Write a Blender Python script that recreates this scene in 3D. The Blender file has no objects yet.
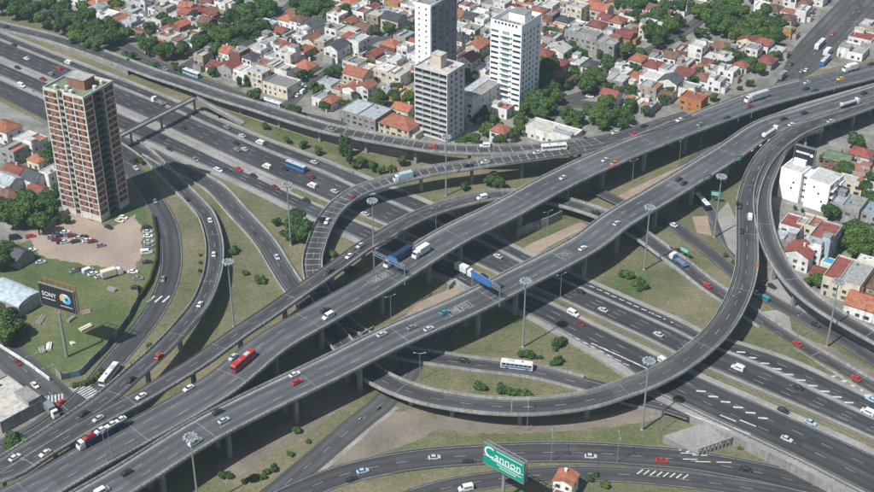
import bpy, bmesh, math, random
from mathutils import Vector, geometry
random.seed(11)
SC = bpy.context.scene
COL = SC.collection
R = math.radians

# ------------------------------------------------------------------ camera, world, sun
CAM_H, PITCH, FOC = 300.0, R(31.5), 1350.0
cam = bpy.data.cameras.new('camera'); cam.sensor_width = 36.0; cam.lens = FOC/874*36
cam.clip_start = 1.0; cam.clip_end = 8000.0
camo = bpy.data.objects.new('camera', cam); COL.objects.link(camo)
camo.location = (0, 0, CAM_H); camo.rotation_euler = (R(90)-PITCH, 0, 0)
SC.camera = camo
SUN_EL, SUN_AZ = R(53.5), R(222.5)          # direction towards the sun, angle from +X
world = bpy.data.worlds.new('World'); SC.world = world; world.use_nodes = True
wn = world.node_tree; sky = wn.nodes.new('ShaderNodeTexSky'); sky.sky_type = 'NISHITA'
sky.sun_disc = False; sky.sun_elevation = SUN_EL; sky.sun_rotation = R(90)-SUN_AZ
sky.air_density = 1.2; sky.dust_density = 2.0
wn.links.new(sky.outputs[0], wn.nodes['Background'].inputs[0]); wn.nodes['Background'].inputs[1].default_value = 0.066
sl = bpy.data.lights.new('sun', 'SUN'); sl.energy = 4.6; sl.angle = R(0.5); sl.color = (1.0, 1.0, 0.985)
so = bpy.data.objects.new('sun', sl); COL.objects.link(so)
sd = Vector((math.cos(SUN_AZ)*math.cos(SUN_EL), math.sin(SUN_AZ)*math.cos(SUN_EL), math.sin(SUN_EL)))
so.rotation_euler = sd.to_track_quat('Z', 'Y').to_euler(); so.location = (-200, 100, 400)
SC.view_settings.view_transform = 'Standard'; SC.view_settings.look = 'None'
SC.view_settings.exposure = 0.42; SC.view_settings.gamma = 1.0
SC.render.engine = 'CYCLES'; SC.cycles.max_bounces = 6; SC.cycles.diffuse_bounces = 3
SC.cycles.transparent_max_bounces = 6; SC.cycles.volume_bounces = 0

# ------------------------------------------------------------------ helpers
CP, SP = math.cos(PITCH), math.sin(PITCH)
def P(px, py, z=0.0):
    """the point of height z that the photograph shows at pixel px, py"""
    u = (px-437)/FOC; v = -(py-246)/FOC
    d = Vector((u, CP+v*SP, -SP+v*CP)); t = (z-CAM_H)/d.z
    return Vector((d.x*t, d.y*t, z))
def proj(p):
    dz = p[2]-CAM_H; cf = p[1]*CP-dz*SP; cu = p[1]*SP+dz*CP
    return 437+FOC*p[0]/cf, 246-FOC*cu/cf
def inpoly(x, y, poly):
    r = False; j = len(poly)-1
    for i in range(len(poly)):
        a, b = poly[i], poly[j]
        if (a[1] > y) != (b[1] > y) and x < (b[0]-a[0])*(y-a[1])/(b[1]-a[1])+a[0]: r = not r
        j = i
    return r
class MB:
    def __init__(s): s.v = []; s.f = []; s.m = []; s.uv = []
    def face(s, pts, m=0, uv=None):
        i = len(s.v); s.v += [tuple(p) for p in pts]; s.f.append(tuple(range(i, i+len(pts)))); s.m.append(m)
        s.uv += uv if uv else [(0, 0)]*len(pts)
    def mesh_part(s, vs, fs, m=0):
        i = len(s.v); s.v += [tuple(p) for p in vs]
        for f in fs: s.f.append(tuple(i+k for k in f)); s.m.append(m); s.uv += [(0, 0)]*len(f)
    def box(s, x0, x1, y0, y1, z0, z1, m=0):
        s.mesh_part([(x0,y0,z0),(x1,y0,z0),(x1,y1,z0),(x0,y1,z0),(x0,y0,z1),(x1,y0,z1),(x1,y1,z1),(x0,y1,z1)],
                    [(0,3,2,1),(4,5,6,7),(0,1,5,4),(1,2,6,5),(2,3,7,6),(3,0,4,7)], m)
    def frustum(s, b, t, z0, z1, m=0):     # b, t: (x0,x1,y0,y1)
        s.mesh_part([(b[0],b[2],z0),(b[1],b[2],z0),(b[1],b[3],z0),(b[0],b[3],z0),(t[0],t[2],z1),(t[1],t[2],z1),(t[1],t[3],z1),(t[0],t[3],z1)],
                    [(0,3,2,1),(4,5,6,7),(0,1,5,4),(1,2,6,5),(2,3,7,6),(3,0,4,7)], m)
    def tube(s, p, q, r0, r1=None, n=8, m=0, cap=True):
        p, q = Vector(p), Vector(q); r1 = r0 if r1 is None else r1
        d = (q-p).normalized(); a = d.orthogonal().normalized(); b = d.cross(a)
        vs = []
        for c, r in ((p, r0), (q, r1)):
            for k in range(n): vs.append(c+(a*math.cos(2*math.pi*k/n)+b*math.sin(2*math.pi*k/n))*r)
        fs = [(k, (k+1) % n, n+(k+1) % n, n+k) for k in range(n)]
        if cap: fs += [tuple(range(n))[::-1], tuple(range(n, 2*n))]
        s.mesh_part(vs, fs, m)
    def beam(s, p, q, w, h, m=0):
        p, q = Vector(p), Vector(q); d = (q-p).normalized()
        sx = d.cross(Vector((0,0,1)))
        sx = sx.normalized() if sx.length > 1e-4 else Vector((1,0,0))
        up = sx.cross(d).normalized(); vs = []
        for c in (p, q):
            for a, b in ((-1,-1),(1,-1),(1,1),(-1,1)): vs.append(c+sx*a*w/2+up*b*h/2)
        s.mesh_part(vs, [(0,1,2,3),(7,6,5,4),(0,4,5,1),(1,5,6,2),(2,6,7,3),(3,7,4,0)], m)
    def prism(s, prof, y0, y1, m=0):       # prof in xz, extruded along y
        n = len(prof); vs = [(x, y0, z) for x, z in prof]+[(x, y1, z) for x, z in prof]
        s.mesh_part(vs, [tuple(range(n)), tuple(range(n, 2*n))[::-1]]+[(k, n+k, n+(k+1) % n, (k+1) % n) for k in range(n)], m)
    def data(s, name, mats, origin=(0,0,0), smooth=False):
        o = origin; me = bpy.data.meshes.new(name)
        me.from_pydata([(v[0]-o[0], v[1]-o[1], v[2]-o[2]) for v in s.v], [], s.f)
        for m in (mats if isinstance(mats, (list, tuple)) else [mats]): me.materials.append(m)
        me.polygons.foreach_set('material_index', s.m)
        if any(u != (0, 0) for u in s.uv[:400]):
            l = me.uv_layers.new(name='UVMap'); l.data.foreach_set('uv', [c for u in s.uv for c in u])
        if smooth: me.polygons.foreach_set('use_smooth', [True]*len(s.f))
        me.update(); return me
    def build(s, name, mats, parent=None, origin=(0,0,0), smooth=False, loc=None):
        return link(name, s.data(name, mats, origin, smooth), parent, loc)
RW = random.Random(77)
def link(name, me, parent=None, loc=None, rz=0.0):
    o = bpy.data.objects.new(name, me); COL.objects.link(o)
    if parent is not None: o.parent = parent
    if loc is not None: o.location = loc
    if rz: o.rotation_euler = (0, 0, rz)
    if name == 'window' and len(o.material_slots) > 1 and RW.random() < 0.34:
        o.material_slots[1].link = 'OBJECT'; o.material_slots[1].material = M[RW.choice(('curtain', 'blind', 'shutter'))]
    return o
USED = {}
def tag(o, label=None, cat=None, group=None, kind=None):
    if label: o['label'] = label
    if cat: o['category'] = cat
    if group: o['group'] = group
    if kind: o['kind'] = kind
    return o
def thing(name, label, cat, loc=(0,0,0), rz=0.0, group=None):
    o = bpy.data.objects.new(name, None); COL.objects.link(o); o.location = loc; o.rotation_euler = (0, 0, rz)
    o.empty_display_size = 0.5
    return tag(o, label, cat, group)
def fix(mesh):
    bm = bmesh.new(); bm.from_mesh(mesh); bmesh.ops.recalc_face_normals(bm, faces=bm.faces); bm.to_mesh(mesh); bm.free()
ORD = ['zeroth','first','second','third','fourth','fifth','sixth','seventh','eighth','ninth','tenth','eleventh','twelfth','thirteenth','fourteenth',
       'fifteenth','sixteenth','seventeenth','eighteenth','nineteenth','twentieth']
def ordn(n):
    if n <= 20: return ORD[n]
    t = {2:'twenty',3:'thirty',4:'forty',5:'fifty'}[n//10]
    return t+'-'+ORD[n % 10] if n % 10 else {2:'twentieth',3:'thirtieth',4:'fortieth',5:'fiftieth'}[n//10]

# ------------------------------------------------------------------ materials
def nt(name, rough=0.8, spec=0.3, metal=0.0):
    m = bpy.data.materials.new(name); m.use_nodes = True; b = m.node_tree.nodes['Principled BSDF']
    b.inputs['Roughness'].default_value = rough; b.inputs['Specular IOR Level'].default_value = spec; b.inputs['Metallic'].default_value = metal
    return m, m.node_tree, b
def noise(t, coord, scale, detail=4, rough=0.6, mapscale=None):
    n = t.nodes.new('ShaderNodeTexNoise'); n.inputs['Scale'].default_value = scale; n.inputs['Detail'].default_value = detail; n.inputs['Roughness'].default_value = rough
    if mapscale:
        mp = t.nodes.new('ShaderNodeMapping'); mp.inputs['Scale'].default_value = mapscale; t.links.new(coord, mp.inputs[0]); t.links.new(mp.outputs[0], n.inputs['Vector'])
    else: t.links.new(coord, n.inputs['Vector'])
    return n.outputs['Fac']
def ramp(t, fac, stops):
    r = t.nodes.new('ShaderNodeValToRGB'); e = r.color_ramp.elements
    while len(e) < len(stops): e.new(0.5)
    for k, (p, c) in enumerate(stops): e[k].position = p; e[k].color = (*c, 1) if len(c) == 3 else c
    t.links.new(fac, r.inputs[0]); return r.outputs[0]
def mix(t, a, b, fac, mode='MIX'):
    n = t.nodes.new('ShaderNodeMix'); n.data_type = 'RGBA'; n.blend_type = mode
    for s, v in ((n.inputs[0], fac), (n.inputs[6], a), (n.inputs[7], b)):
        if isinstance(v, (int, float)): s.default_value = v
        elif isinstance(v, (tuple, list)): s.default_value = (*v, 1)
        else: t.links.new(v, s)
    return n.outputs[2]
def math_(t, op, a, b=None):
    n = t.nodes.new('ShaderNodeMath'); n.operation = op
    for k, v in enumerate((a, b)):
        if v is None: continue
        if isinstance(v, (int, float)): n.inputs[k].default_value = v
        else: t.links.new(v, n.inputs[k])
    return n.outputs[0]
def bump(t, b, h, strength=0.3, dist=0.05):
    n = t.nodes.new('ShaderNodeBump'); n.inputs['Strength'].default_value = strength; n.inputs['Distance'].default_value = dist
    t.links.new(h, n.inputs['Height']); t.links.new(n.outputs[0], b.inputs['Normal'])
def objc(t): return t.nodes.new('ShaderNodeTexCoord').outputs['Object']
def geo(t): return t.nodes.new('ShaderNodeNewGeometry').outputs['Position']
def asphalt(name, base, lane=3.6, tint=(1,1,1)):
    m, t, b = nt(name, 0.82, 0.25)
    uv = t.nodes.new('ShaderNodeTexCoord').outputs['UV']
    st = noise(t, uv, 1.0, 5, 0.65, (0.8, 0.02, 1)); pt = noise(t, uv, 1.0, 3, 0.5, (0.06, 0.03, 1)); fn = noise(t, uv, 1.0, 3, 0.7, (2.5, 1.6, 1))
    sp = t.nodes.new('ShaderNodeSeparateXYZ'); t.links.new(uv, sp.inputs[0])
    w = math_(t, 'MULTIPLY', sp.outputs[0], 2*math.pi/lane); w = math_(t, 'COSINE', w)
    w = math_(t, 'MULTIPLY', math_(t, 'ADD', w, 1.0), 0.5)
    f = math_(t, 'ADD', math_(t, 'MULTIPLY', st, 0.55), math_(t, 'MULTIPLY', pt, 0.45))
    c = ramp(t, f, [(0.33, tuple(base*0.6*k for k in tint)), (0.52, tuple(base*k for k in tint)), (0.68, tuple(base*1.6*k for k in tint))])
    c = mix(t, c, tuple(base*0.55*k for k in tint), math_(t, 'MULTIPLY', w, 0.6))
    c = mix(t, c, ramp(t, fn, [(0.25, (0.6,)*3), (0.75, (1.3,)*3)]), 0.6, 'MULTIPLY')
    cb = t.nodes.new('ShaderNodeCombineXYZ'); t.links.new(math_(t, 'FLOOR', math_(t, 'MULTIPLY', sp.outputs[0], 1/lane)), cb.inputs[0]); t.links.new(math_(t, 'FLOOR', math_(t, 'MULTIPLY', sp.outputs[1], 1/31.0)), cb.inputs[1])
    wnz = t.nodes.new('ShaderNodeTexWhiteNoise'); wnz.noise_dimensions = '2D'; t.links.new(cb.outputs[0], wnz.inputs['Vector'])
    c = mix(t, c, ramp(t, wnz.outputs['Value'], [(0, (0.82,)*3), (1, (1.14,)*3)]), 1.0, 'MULTIPLY')
    oil = noise(t, uv, 1.0, 4, 0.7, (0.25, 0.06, 1)); c = mix(t, c, ramp(t, oil, [(0.56, (1, 1, 1)), (0.70, (0.68,)*3)]), 0.8, 'MULTIPLY')
    t.links.new(c, b.inputs['Base Color']); return m
def mottled(name, c0, c1, scale=0.15, rough=0.85, fine=1.2, streak=False, spec=0.2, local=False):
    m, t, b = nt(name, rough, spec); co = objc(t) if local else geo(t)
    a = noise(t, co, scale, 5, 0.6); f = noise(t, co, fine, 3, 0.65)
    c = ramp(t, a, [(0.32, c0), (0.68, c1)])
    c = mix(t, c, ramp(t, f, [(0.3, (0.66,)*3), (0.7, (1.2,)*3)]), 0.6, 'MULTIPLY')
    if streak:
        s = noise(t, co, 1.0, 4, 0.6, (0.9, 0.9, 0.10)); c = mix(t, c, ramp(t, s, [(0.42, (0.55, 0.53, 0.5)), (0.6, (1, 1, 1))]), 0.5, 'MULTIPLY')
    t.links.new(c, b.inputs['Base Color']); bump(t, b, f, 0.25, 0.05); return m
def plain(name, c, rough=0.5, metal=0.0, spec=0.4, var=0.12):
    m, t, b = nt(name, rough, spec, metal); f = noise(t, objc(t), 1.3, 3)
    t.links.new(mix(t, c, tuple(x*(1-var*2.2) for x in c), f), b.inputs['Base Color']); return m
def grass(name, dry, mid, green, bias=0.0):
    m, t, b = nt(name, 0.95, 0.1); co = geo(t)
    a = noise(t, co, 0.028, 6, 0.62); f = noise(t, co, 0.35, 4, 0.7); g = noise(t, co, 0.95, 4, 0.8)
    h = math_(t, 'ADD', math_(t, 'MULTIPLY', a, 0.7), math_(t, 'MULTIPLY', f, 0.3))
    c = ramp(t, h, [(0.34+bias, green), (0.47+bias, mid), (0.60+bias, dry)])
    c = mix(t, c, ramp(t, g, [(0.32, (0.5,)*3), (0.68, (1.4,)*3)]), 0.75, 'MULTIPLY')
    w2 = noise(t, co, 0.11, 5, 0.75); c = mix(t, c, ramp(t, w2, [(0.55, (1, 1, 1)), (0.68, (1.25, 1.12, 0.98))]), 1.0, 'MULTIPLY')
    t.links.new(c, b.inputs['Base Color']); bump(t, b, g, 0.6, 0.25); return m
M = {}
M['deck'] = asphalt('asphalt_deck', 0.100, 3.7, (0.96, 1.0, 1.05))
M['road'] = asphalt('asphalt_highway', 0.055, 3.5, (0.97, 1.0, 1.04))
M['ramp'] = asphalt('asphalt_ramp', 0.066, 3.8, (1.0, 0.99, 1.0))
M['street'] = asphalt('asphalt_street', 0.085, 4.0, (1.0, 1.0, 1.0))
M['slab'] = mottled('concrete_light', (0.20, 0.195, 0.18), (0.30, 0.29, 0.27), 0.08, 0.85, 0.9)
M['conc'] = mottled('concrete_structure', (0.21, 0.21, 0.20), (0.33, 0.325, 0.31), 0.10, 0.85, 0.7, True)
M['conc_dark'] = mottled('concrete_stained', (0.14, 0.14, 0.135), (0.24, 0.235, 0.225), 0.1, 0.85, 0.7, True)
M['rail'] = plain('guardrail_metal', (0.30, 0.30, 0.30), 0.5, 0.4)
M['parapet'] = mottled('concrete_parapet', (0.26, 0.26, 0.25), (0.40, 0.395, 0.38), 0.10, 0.85, 0.6, True)
M['white_mark'] = mottled('road_marking', (0.34, 0.34, 0.33), (0.62, 0.62, 0.60), 0.6, 0.7, 1.5)
M['lane_mark'] = mottled('worn_marking', (0.14, 0.14, 0.14), (0.36, 0.36, 0.355), 0.25, 0.75, 0.8)
M['verge'] = grass('verge_grass', (0.180, 0.158, 0.102), (0.120, 0.122, 0.066), (0.070, 0.090, 0.040))
M['lawn'] = grass('lawn_grass', (0.165, 0.145, 0.085), (0.095, 0.120, 0.050), (0.062, 0.092, 0.034), 0.04)
M['meadow'] = grass('meadow_grass', (0.165, 0.148, 0.09), (0.105, 0.118, 0.056), (0.064, 0.092, 0.036), 0.03)
M['dirt'] = mottled('bare_earth', (0.125, 0.113, 0.088), (0.215, 0.185, 0.145), 0.06, 0.95, 0.8)
M['lot'] = mottled('gravel_lot', (0.25, 0.195, 0.155), (0.34, 0.27, 0.22), 0.05, 0.95, 0.9)
M['brown'] = mottled('brown_sidewalk', (0.24, 0.185, 0.14), (0.33, 0.26, 0.20), 0.08, 0.95, 0.8)
M['pave'] = mottled('pavement', (0.105, 0.115, 0.085), (0.27, 0.255, 0.235), 0.09, 0.9, 0.5)
M['metal'] = plain('grey_metal', (0.42, 0.45, 0.46), 0.45, 0.5)
M['dark_metal'] = plain('dark_metal', (0.08, 0.085, 0.09), 0.5, 0.3)
M['lamp'] = plain('lamp_glass', (0.33, 0.38, 0.41), 0.3)
M['glass'] = plain('window_glass', (0.03, 0.04, 0.05), 0.12, 0.0, 0.6)
M['curtain'] = plain('curtain_white', (0.36, 0.35, 0.32), 0.5)
M['blind'] = plain('blind_grey', (0.16, 0.17, 0.18), 0.4)
M['shutter'] = plain('shutter_brown', (0.14, 0.095, 0.065), 0.6)
M['glass_green'] = plain('green_glass', (0.20, 0.33, 0.31), 0.15, 0.0, 0.6)
M['frame'] = plain('window_frame', (0.34, 0.335, 0.32), 0.5)
M['tyre'] = plain('tyre_rubber', (0.02, 0.02, 0.02), 0.8)
M['rim'] = plain('wheel_rim', (0.4, 0.4, 0.4), 0.4, 0.5)
M['head'] = plain('headlight', (0.7, 0.7, 0.68), 0.2)
M['taill'] = plain('tail_light', (0.35, 0.02, 0.02), 0.3)
M['bark'] = mottled('bark', (0.06, 0.045, 0.03), (0.13, 0.10, 0.075), 1.0, 0.95, 3.0, False, 0.1, True)
M['pool'] = plain('pool_water', (0.06, 0.32, 0.48), 0.1, 0, 0.5)
M['truss'] = plain('gantry_steel', (0.22, 0.30, 0.37), 0.5, 0.2)
M['blue_sign'] = plain('blue_sign', (0.045, 0.15, 0.42), 0.5)
M['green_sign'] = plain('green_sign', (0.0, 0.24, 0.17), 0.5)
M['board_green'] = plain('billboard_green', (0.0, 0.30, 0.21), 0.6, 0, 0.3, 0.16)
M['board_black'] = plain('billboard_black', (0.022, 0.023, 0.028), 0.5, 0, 0.3, 0.05)
M['print_white'] = plain('print_white', (0.75, 0.76, 0.74), 0.6, 0, 0.3, 0.04)
M['print_blue'] = plain('print_blue', (0.10, 0.36, 0.62), 0.6, 0, 0.3, 0.1)
M['print_cyan'] = plain('print_cyan', (0.30, 0.62, 0.78), 0.6, 0, 0.3, 0.1)
M['print_amber'] = plain('print_amber', (0.70, 0.42, 0.16), 0.6, 0, 0.3, 0.1)
M['red_steel'] = plain('red_steel', (0.38, 0.10, 0.08), 0.6)
M['orange'] = plain('orange_paint', (0.55, 0.17, 0.04), 0.6)
def leaf(name, c0, c1, c2):
    m, t, b = nt(name, 0.75, 0.15); g = t.nodes.new('ShaderNodeNewGeometry'); oi = t.nodes.new('ShaderNodeObjectInfo')
    c = ramp(t, g.outputs['Random Per Island'], [(0.0, c0), (0.5, c1), (1.0, c2)])
    big = noise(t, g.outputs['Position'], 0.35, 3)
    c = mix(t, c, ramp(t, big, [(0.35, (0.65, 0.7, 0.6)), (0.65, (1.25, 1.2, 1.1))]), 0.8, 'MULTIPLY')
    c = mix(t, c, ramp(t, oi.outputs['Random'], [(0, (0.72, 0.80, 0.8)), (0.5, (1, 1, 1)), (1, (1.35, 1.2, 0.85))]), 0.9, 'MULTIPLY')
    t.links.new(c, b.inputs['Base Color'])
    tr = t.nodes.new('ShaderNodeBsdfTranslucent'); t.links.new(c, tr.inputs[0]); ms = t.nodes.new('ShaderNodeMixShader'); ms.inputs[0].default_value = 0.35
    t.links.new(b.outputs[0], ms.inputs[1]); t.links.new(tr.outputs[0], ms.inputs[2])
    t.links.new(ms.outputs[0], t.nodes['Material Output'].inputs[0]); return m
M['leaf'] = leaf('leaf_green', (0.044, 0.086, 0.027), (0.076, 0.138, 0.044), (0.120, 0.195, 0.066))
M['leaf_olive'] = leaf('leaf_olive', (0.06, 0.075, 0.022), (0.10, 0.115, 0.035), (0.15, 0.15, 0.05))
def wallmat(name, c, dirt=0.5, var=0.2):
    m, t, b = nt(name, 0.85, 0.2); co = geo(t); oi = t.nodes.new('ShaderNodeObjectInfo')
    s = noise(t, co, 1.0, 4, 0.65, (0.7, 0.7, 0.12)); a = noise(t, co, 0.35, 4)
    k = mix(t, c, tuple(x*(1-1.2*var) for x in c), ramp(t, a, [(0.4, (0, 0, 0)), (0.7, (1, 1, 1))]))
    k = mix(t, k, ramp(t, s, [(0.38, (0.45, 0.43, 0.4)), (0.58, (1, 1, 1))]), dirt, 'MULTIPLY')
    k = mix(t, k, ramp(t, oi.outputs['Random'], [(0, (1-var,)*3), (1, (1.04,)*3)]), 1.0, 'MULTIPLY')
    t.links.new(k, b.inputs['Base Color']); return m
def roofmat(name, c, tiles=True):
    m, t, b = nt(name, 0.85, 0.2); co = objc(t); g = geo(t); oi = t.nodes.new('ShaderNodeObjectInfo')
    a = noise(t, g, 0.5, 5, 0.7); f = noise(t, g, 2.5, 3, 0.7)
    k = mix(t, c, tuple(x*0.5 for x in c), ramp(t, a, [(0.42, (0, 0, 0)), (0.7, (1, 1, 1))]))
    k = mix(t, k, ramp(t, f, [(0.3, (0.65,)*3), (0.7, (1.2,)*3)]), 0.6, 'MULTIPLY')
    k = mix(t, k, ramp(t, oi.outputs['Random'], [(0, (0.7, 0.72, 0.75)), (1, (1.15, 1.1, 1.05))]), 1.0, 'MULTIPLY')
    if tiles:
        w = t.nodes.new('ShaderNodeTexWave'); w.bands_direction = 'X'; w.inputs['Scale'].default_value = 0.9; t.links.new(co, w.inputs['Vector'])
        k = mix(t, k, ramp(t, w.outputs['Fac'], [(0, (0.75,)*3), (1, (1.1,)*3)]), 0.6, 'MULTIPLY'); bump(t, b, w.outputs['Fac'], 0.5, 0.08)
    t.links.new(k, b.inputs['Base Color']); return m
WALL = {'white': wallmat('wall_white', (0.80, 0.79, 0.76), 0.4), 'cream': wallmat('wall_cream', (0.66, 0.60, 0.48), 0.4), 'grey': wallmat('wall_grey', (0.36, 0.355, 0.345)),
        'beige': wallmat('wall_beige', (0.42, 0.355, 0.28)), 'pink': wallmat('wall_pink', (0.50, 0.36, 0.30)), 'ochre': wallmat('wall_ochre', (0.48, 0.27, 0.09)),
        'pale blue': wallmat('wall_pale_blue', (0.46, 0.52, 0.56)), 'brick': wallmat('wall_brick', (0.25, 0.12, 0.085)), 'orange': wallmat('wall_orange', (0.46, 0.19, 0.06))}
ROOF = {'orange': roofmat('tile_orange', (0.36, 0.145, 0.09)), 'red': roofmat('tile_red', (0.27, 0.092, 0.075)), 'brown': roofmat('tile_brown', (0.19, 0.11, 0.085)),
        'slate': roofmat('tile_slate', (0.095, 0.10, 0.11)), 'grey': roofmat('slab_grey', (0.28, 0.275, 0.265), False), 'pale': roofmat('slab_pale', (0.44, 0.43, 0.40), False),
        'terracotta': roofmat('slab_terracotta', (0.33, 0.145, 0.10), False), 'green': roofmat('slab_green', (0.13, 0.19, 0.12), False), 'white': roofmat('slab_white', (0.58, 0.58, 0.56), False),
        'tin': roofmat('sheet_metal', (0.40, 0.44, 0.47), True)}

# ------------------------------------------------------------------ paths and bands
def crom(pts, step=3.0):
    """Catmull-Rom through points (tuples of any dimension)"""
    pts = [tuple(p) for p in pts]; n = len(pts); ext = [tuple(2*a-b for a, b in zip(pts[0], pts[1]))]+pts+[tuple(2*a-b for a, b in zip(pts[-1], pts[-2]))]
    out = []
    for i in range(1, n):
        p0, p1, p2, p3 = ext[i-1], ext[i], ext[i+1], ext[i+2]
        d = math.dist(p1[:2], p2[:2]); k = max(1, int(d/step))
        for j in range(k):
            u = j/k
            out.append(tuple(0.5*((2*b)+(c-a)*u+(2*a-5*b+4*c-e)*u*u+(3*b-a-3*c+e)*u**3) for a, b, c, e in zip(p0, p1, p2, p3)))
    out.append(pts[-1]); return out
class Path:
    """left / right edge samples of a road"""
    def __init__(s, name, L, Rr):
        s.name = name; s.L = [Vector(p) for p in L]; s.R = [Vector(p) for p in Rr]
        s.C = [(a+b)/2 for a, b in zip(s.L, s.R)]; s.s = [0.0]
        for a, b in zip(s.C, s.C[1:]): s.s.append(s.s[-1]+(b-a).length)
        s.W = [(a-b).length for a, b in zip(s.L, s.R)]
        s.px = [proj(c) for c in s.C]
    def at(s, d):
        d = min(max(d, 0), s.s[-1]); i = 0
        while i < len(s.s)-2 and s.s[i+1] < d: i += 1
        u = (d-s.s[i])/max(1e-6, s.s[i+1]-s.s[i]); return i, u
    def pt(s, d, f, dz=0.0):                # f: 0 left edge, 1 right edge
        i, u = s.at(d); a = s.L[i].lerp(s.L[i+1], u); b = s.R[i].lerp(s.R[i+1], u); p = a.lerp(b, f); return Vector((p.x, p.y, p.z+dz))
    def width(s, d): i, u = s.at(d); return s.W[i]*(1-u)+s.W[i+1]*u
    def off(s, d, o, dz=0.0): return s.pt(d, 0.5+o/s.width(d), dz)
    def tan(s, d): i, u = s.at(d); return (s.C[i+1]-s.C[i]).normalized()
    def near(s, px, py):
        best = None
        for i, q in enumerate(s.px):
            e = (q[0]-px)**2+(q[1]-py)**2
            if best is None or e < best[0]: best = (e, i)
        return best[1]
PATHS = {}
def centre(name, pts, width):
    """pts: (px, py, z[, width])"""
    c = crom([tuple(P(p[0], p[1], p[2]))+((p[3] if len(p) > 3 else width),) for p in pts])
    L, Rr = [], []
    for i, p in enumerate(c):
        a, b = c[max(0, i-1)], c[min(len(c)-1, i+1)]; t = Vector((b[0]-a[0], b[1]-a[1], 0)).normalized(); n = Vector((-t.y, t.x, 0)); q = Vector(p[:3])
        L.append(q+n*p[3]/2); Rr.append(q-n*p[3]/2)
    PATHS[name] = Path(name, L, Rr); return PATHS[name]
def edges(name, st):
    """st: ((ax,ay),(bx,by),z) paired edge stations; a = upper edge"""
    c = crom([tuple(P(*a, z))+tuple(P(*b, z)) for a, b, z in st], 4.0)
    PATHS[name] = Path(name, [p[3:] for p in c], [p[:3] for p in c]) if False else Path(name, [p[:3] for p in c], [p[3:] for p in c])
    return PATHS[name]
def ribbon(mb, pa, f0=0.0, f1=1.0, dz=0.0, m=0, s0=0, s1=1e9, skirt=None, o=None):
    nseg = len(pa.C)-1
    def ed(i):
        w = pa.W[i]
        if o: a, b = 0.5+o[0]/w, 0.5+o[1]/w
        else: a, b = f0, f1
        l = pa.L[i].lerp(pa.R[i], a); r = pa.L[i].lerp(pa.R[i], b); up = Vector((0, 0, dz)); return l+up, r+up, (a-0.5)*w, (b-0.5)*w
    for i in range(nseg):
        if pa.s[i] < s0 or pa.s[i+1] > s1: continue
        a, b, ua, ub = ed(i); c, d, uc, ud = ed(i+1)
        mb.face([a, b, d, c], m, [(ua, pa.s[i]), (ub, pa.s[i]), (ud, pa.s[i+1]), (uc, pa.s[i+1])])
        if skirt is not None:
            for p, q in ((a, c), (d, b)):
                mb.face([p, q, (q.x, q.y, skirt), (p.x, p.y, skirt)], 1)
def up_normals(mb):
    for k, f in enumerate(mb.f):
        a, b, c = (Vector(mb.v[f[j]]) for j in (0, 1, 2))
        n = (b-a).cross(c-a)
        if n.z < -1e-6: mb.f[k] = f[::-1]
def dashes(mb, pa, f=None, o=None, w=0.2, on=4.0, gap=6.0, dz=0.02, s0=2, s1=1e9, ph=0.0):
    d = s0+ph; end = min(pa.s[-1]-1, s1)
    while d+on < end:
        fa = f if f is not None else 0.5+o/pa.width(d); fb = f if f is not None else 0.5+o/pa.width(d+on)
        w0, w1 = w/2/pa.width(d), w/2/pa.width(d+on)
        mb.face([pa.pt(d, fa-w0, dz), pa.pt(d, fa+w0, dz), pa.pt(d+on, fb+w1, dz), pa.pt(d+on, fb-w1, dz)]); d += on+gap
def solid(mb, pa, f=None, o=None, w=0.2, dz=0.02, s0=0, s1=1e9):
    ribbon(mb, pa, dz=dz, s0=s0, s1=s1, o=(o-w/2, o+w/2)) if o is not None else None
    if f is not None:
        for i in range(len(pa.C)-1):
            if pa.s[i] < s0 or pa.s[i+1] > s1: continue
            q = []
            for j, sg in ((i, -1), (i, 1), (i+1, 1), (i+1, -1)):
                q.append(pa.L[j].lerp(pa.R[j], f+sg*w/2/pa.W[j])+Vector((0, 0, dz)))
            mb.face(q)
def marks(pa, fn, parent=None, origin=(0,0,0), name='lane_marking'):
    mb = MB(); fn(mb)
    if not mb.f: return None
    up_normals(mb); o = mb.build(name, M['lane_mark'], parent, origin)
    o['kind'] = 'stuff' if parent is not None else 'structure'
    return o
def ground_band(objname, pa, mat, dz=0.05, skirt=None, lanes=1, edge=True, dash=(4, 6), inset=0.5, dbl=False):
    mb = MB(); ribbon(mb, pa, dz=dz, skirt=skirt); up_normals(mb)
    o = mb.build(objname, [mat, M['conc']]); o['kind'] = 'structure'
    def fn(b):
        for k in range(1, lanes): dashes(b, pa, f=k/lanes, dz=dz+0.016, on=dash[0], gap=dash[1], w=0.22)
        if edge:
            for sg in (0, 1):
                for i in range(len(pa.C)-1):
                    q = []
                    for j, e in ((i, 0), (i, 0.2), (i+1, 0.2), (i+1, 0)):
                        f = (inset+e)/pa.W[j]; f = f if sg == 0 else 1-f
                        q.append(pa.L[j].lerp(pa.R[j], f)+Vector((0, 0, dz+0.016)))
                    b.face(q)
    marks(pa, fn, o); return o
LAY = [0.012]
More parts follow.
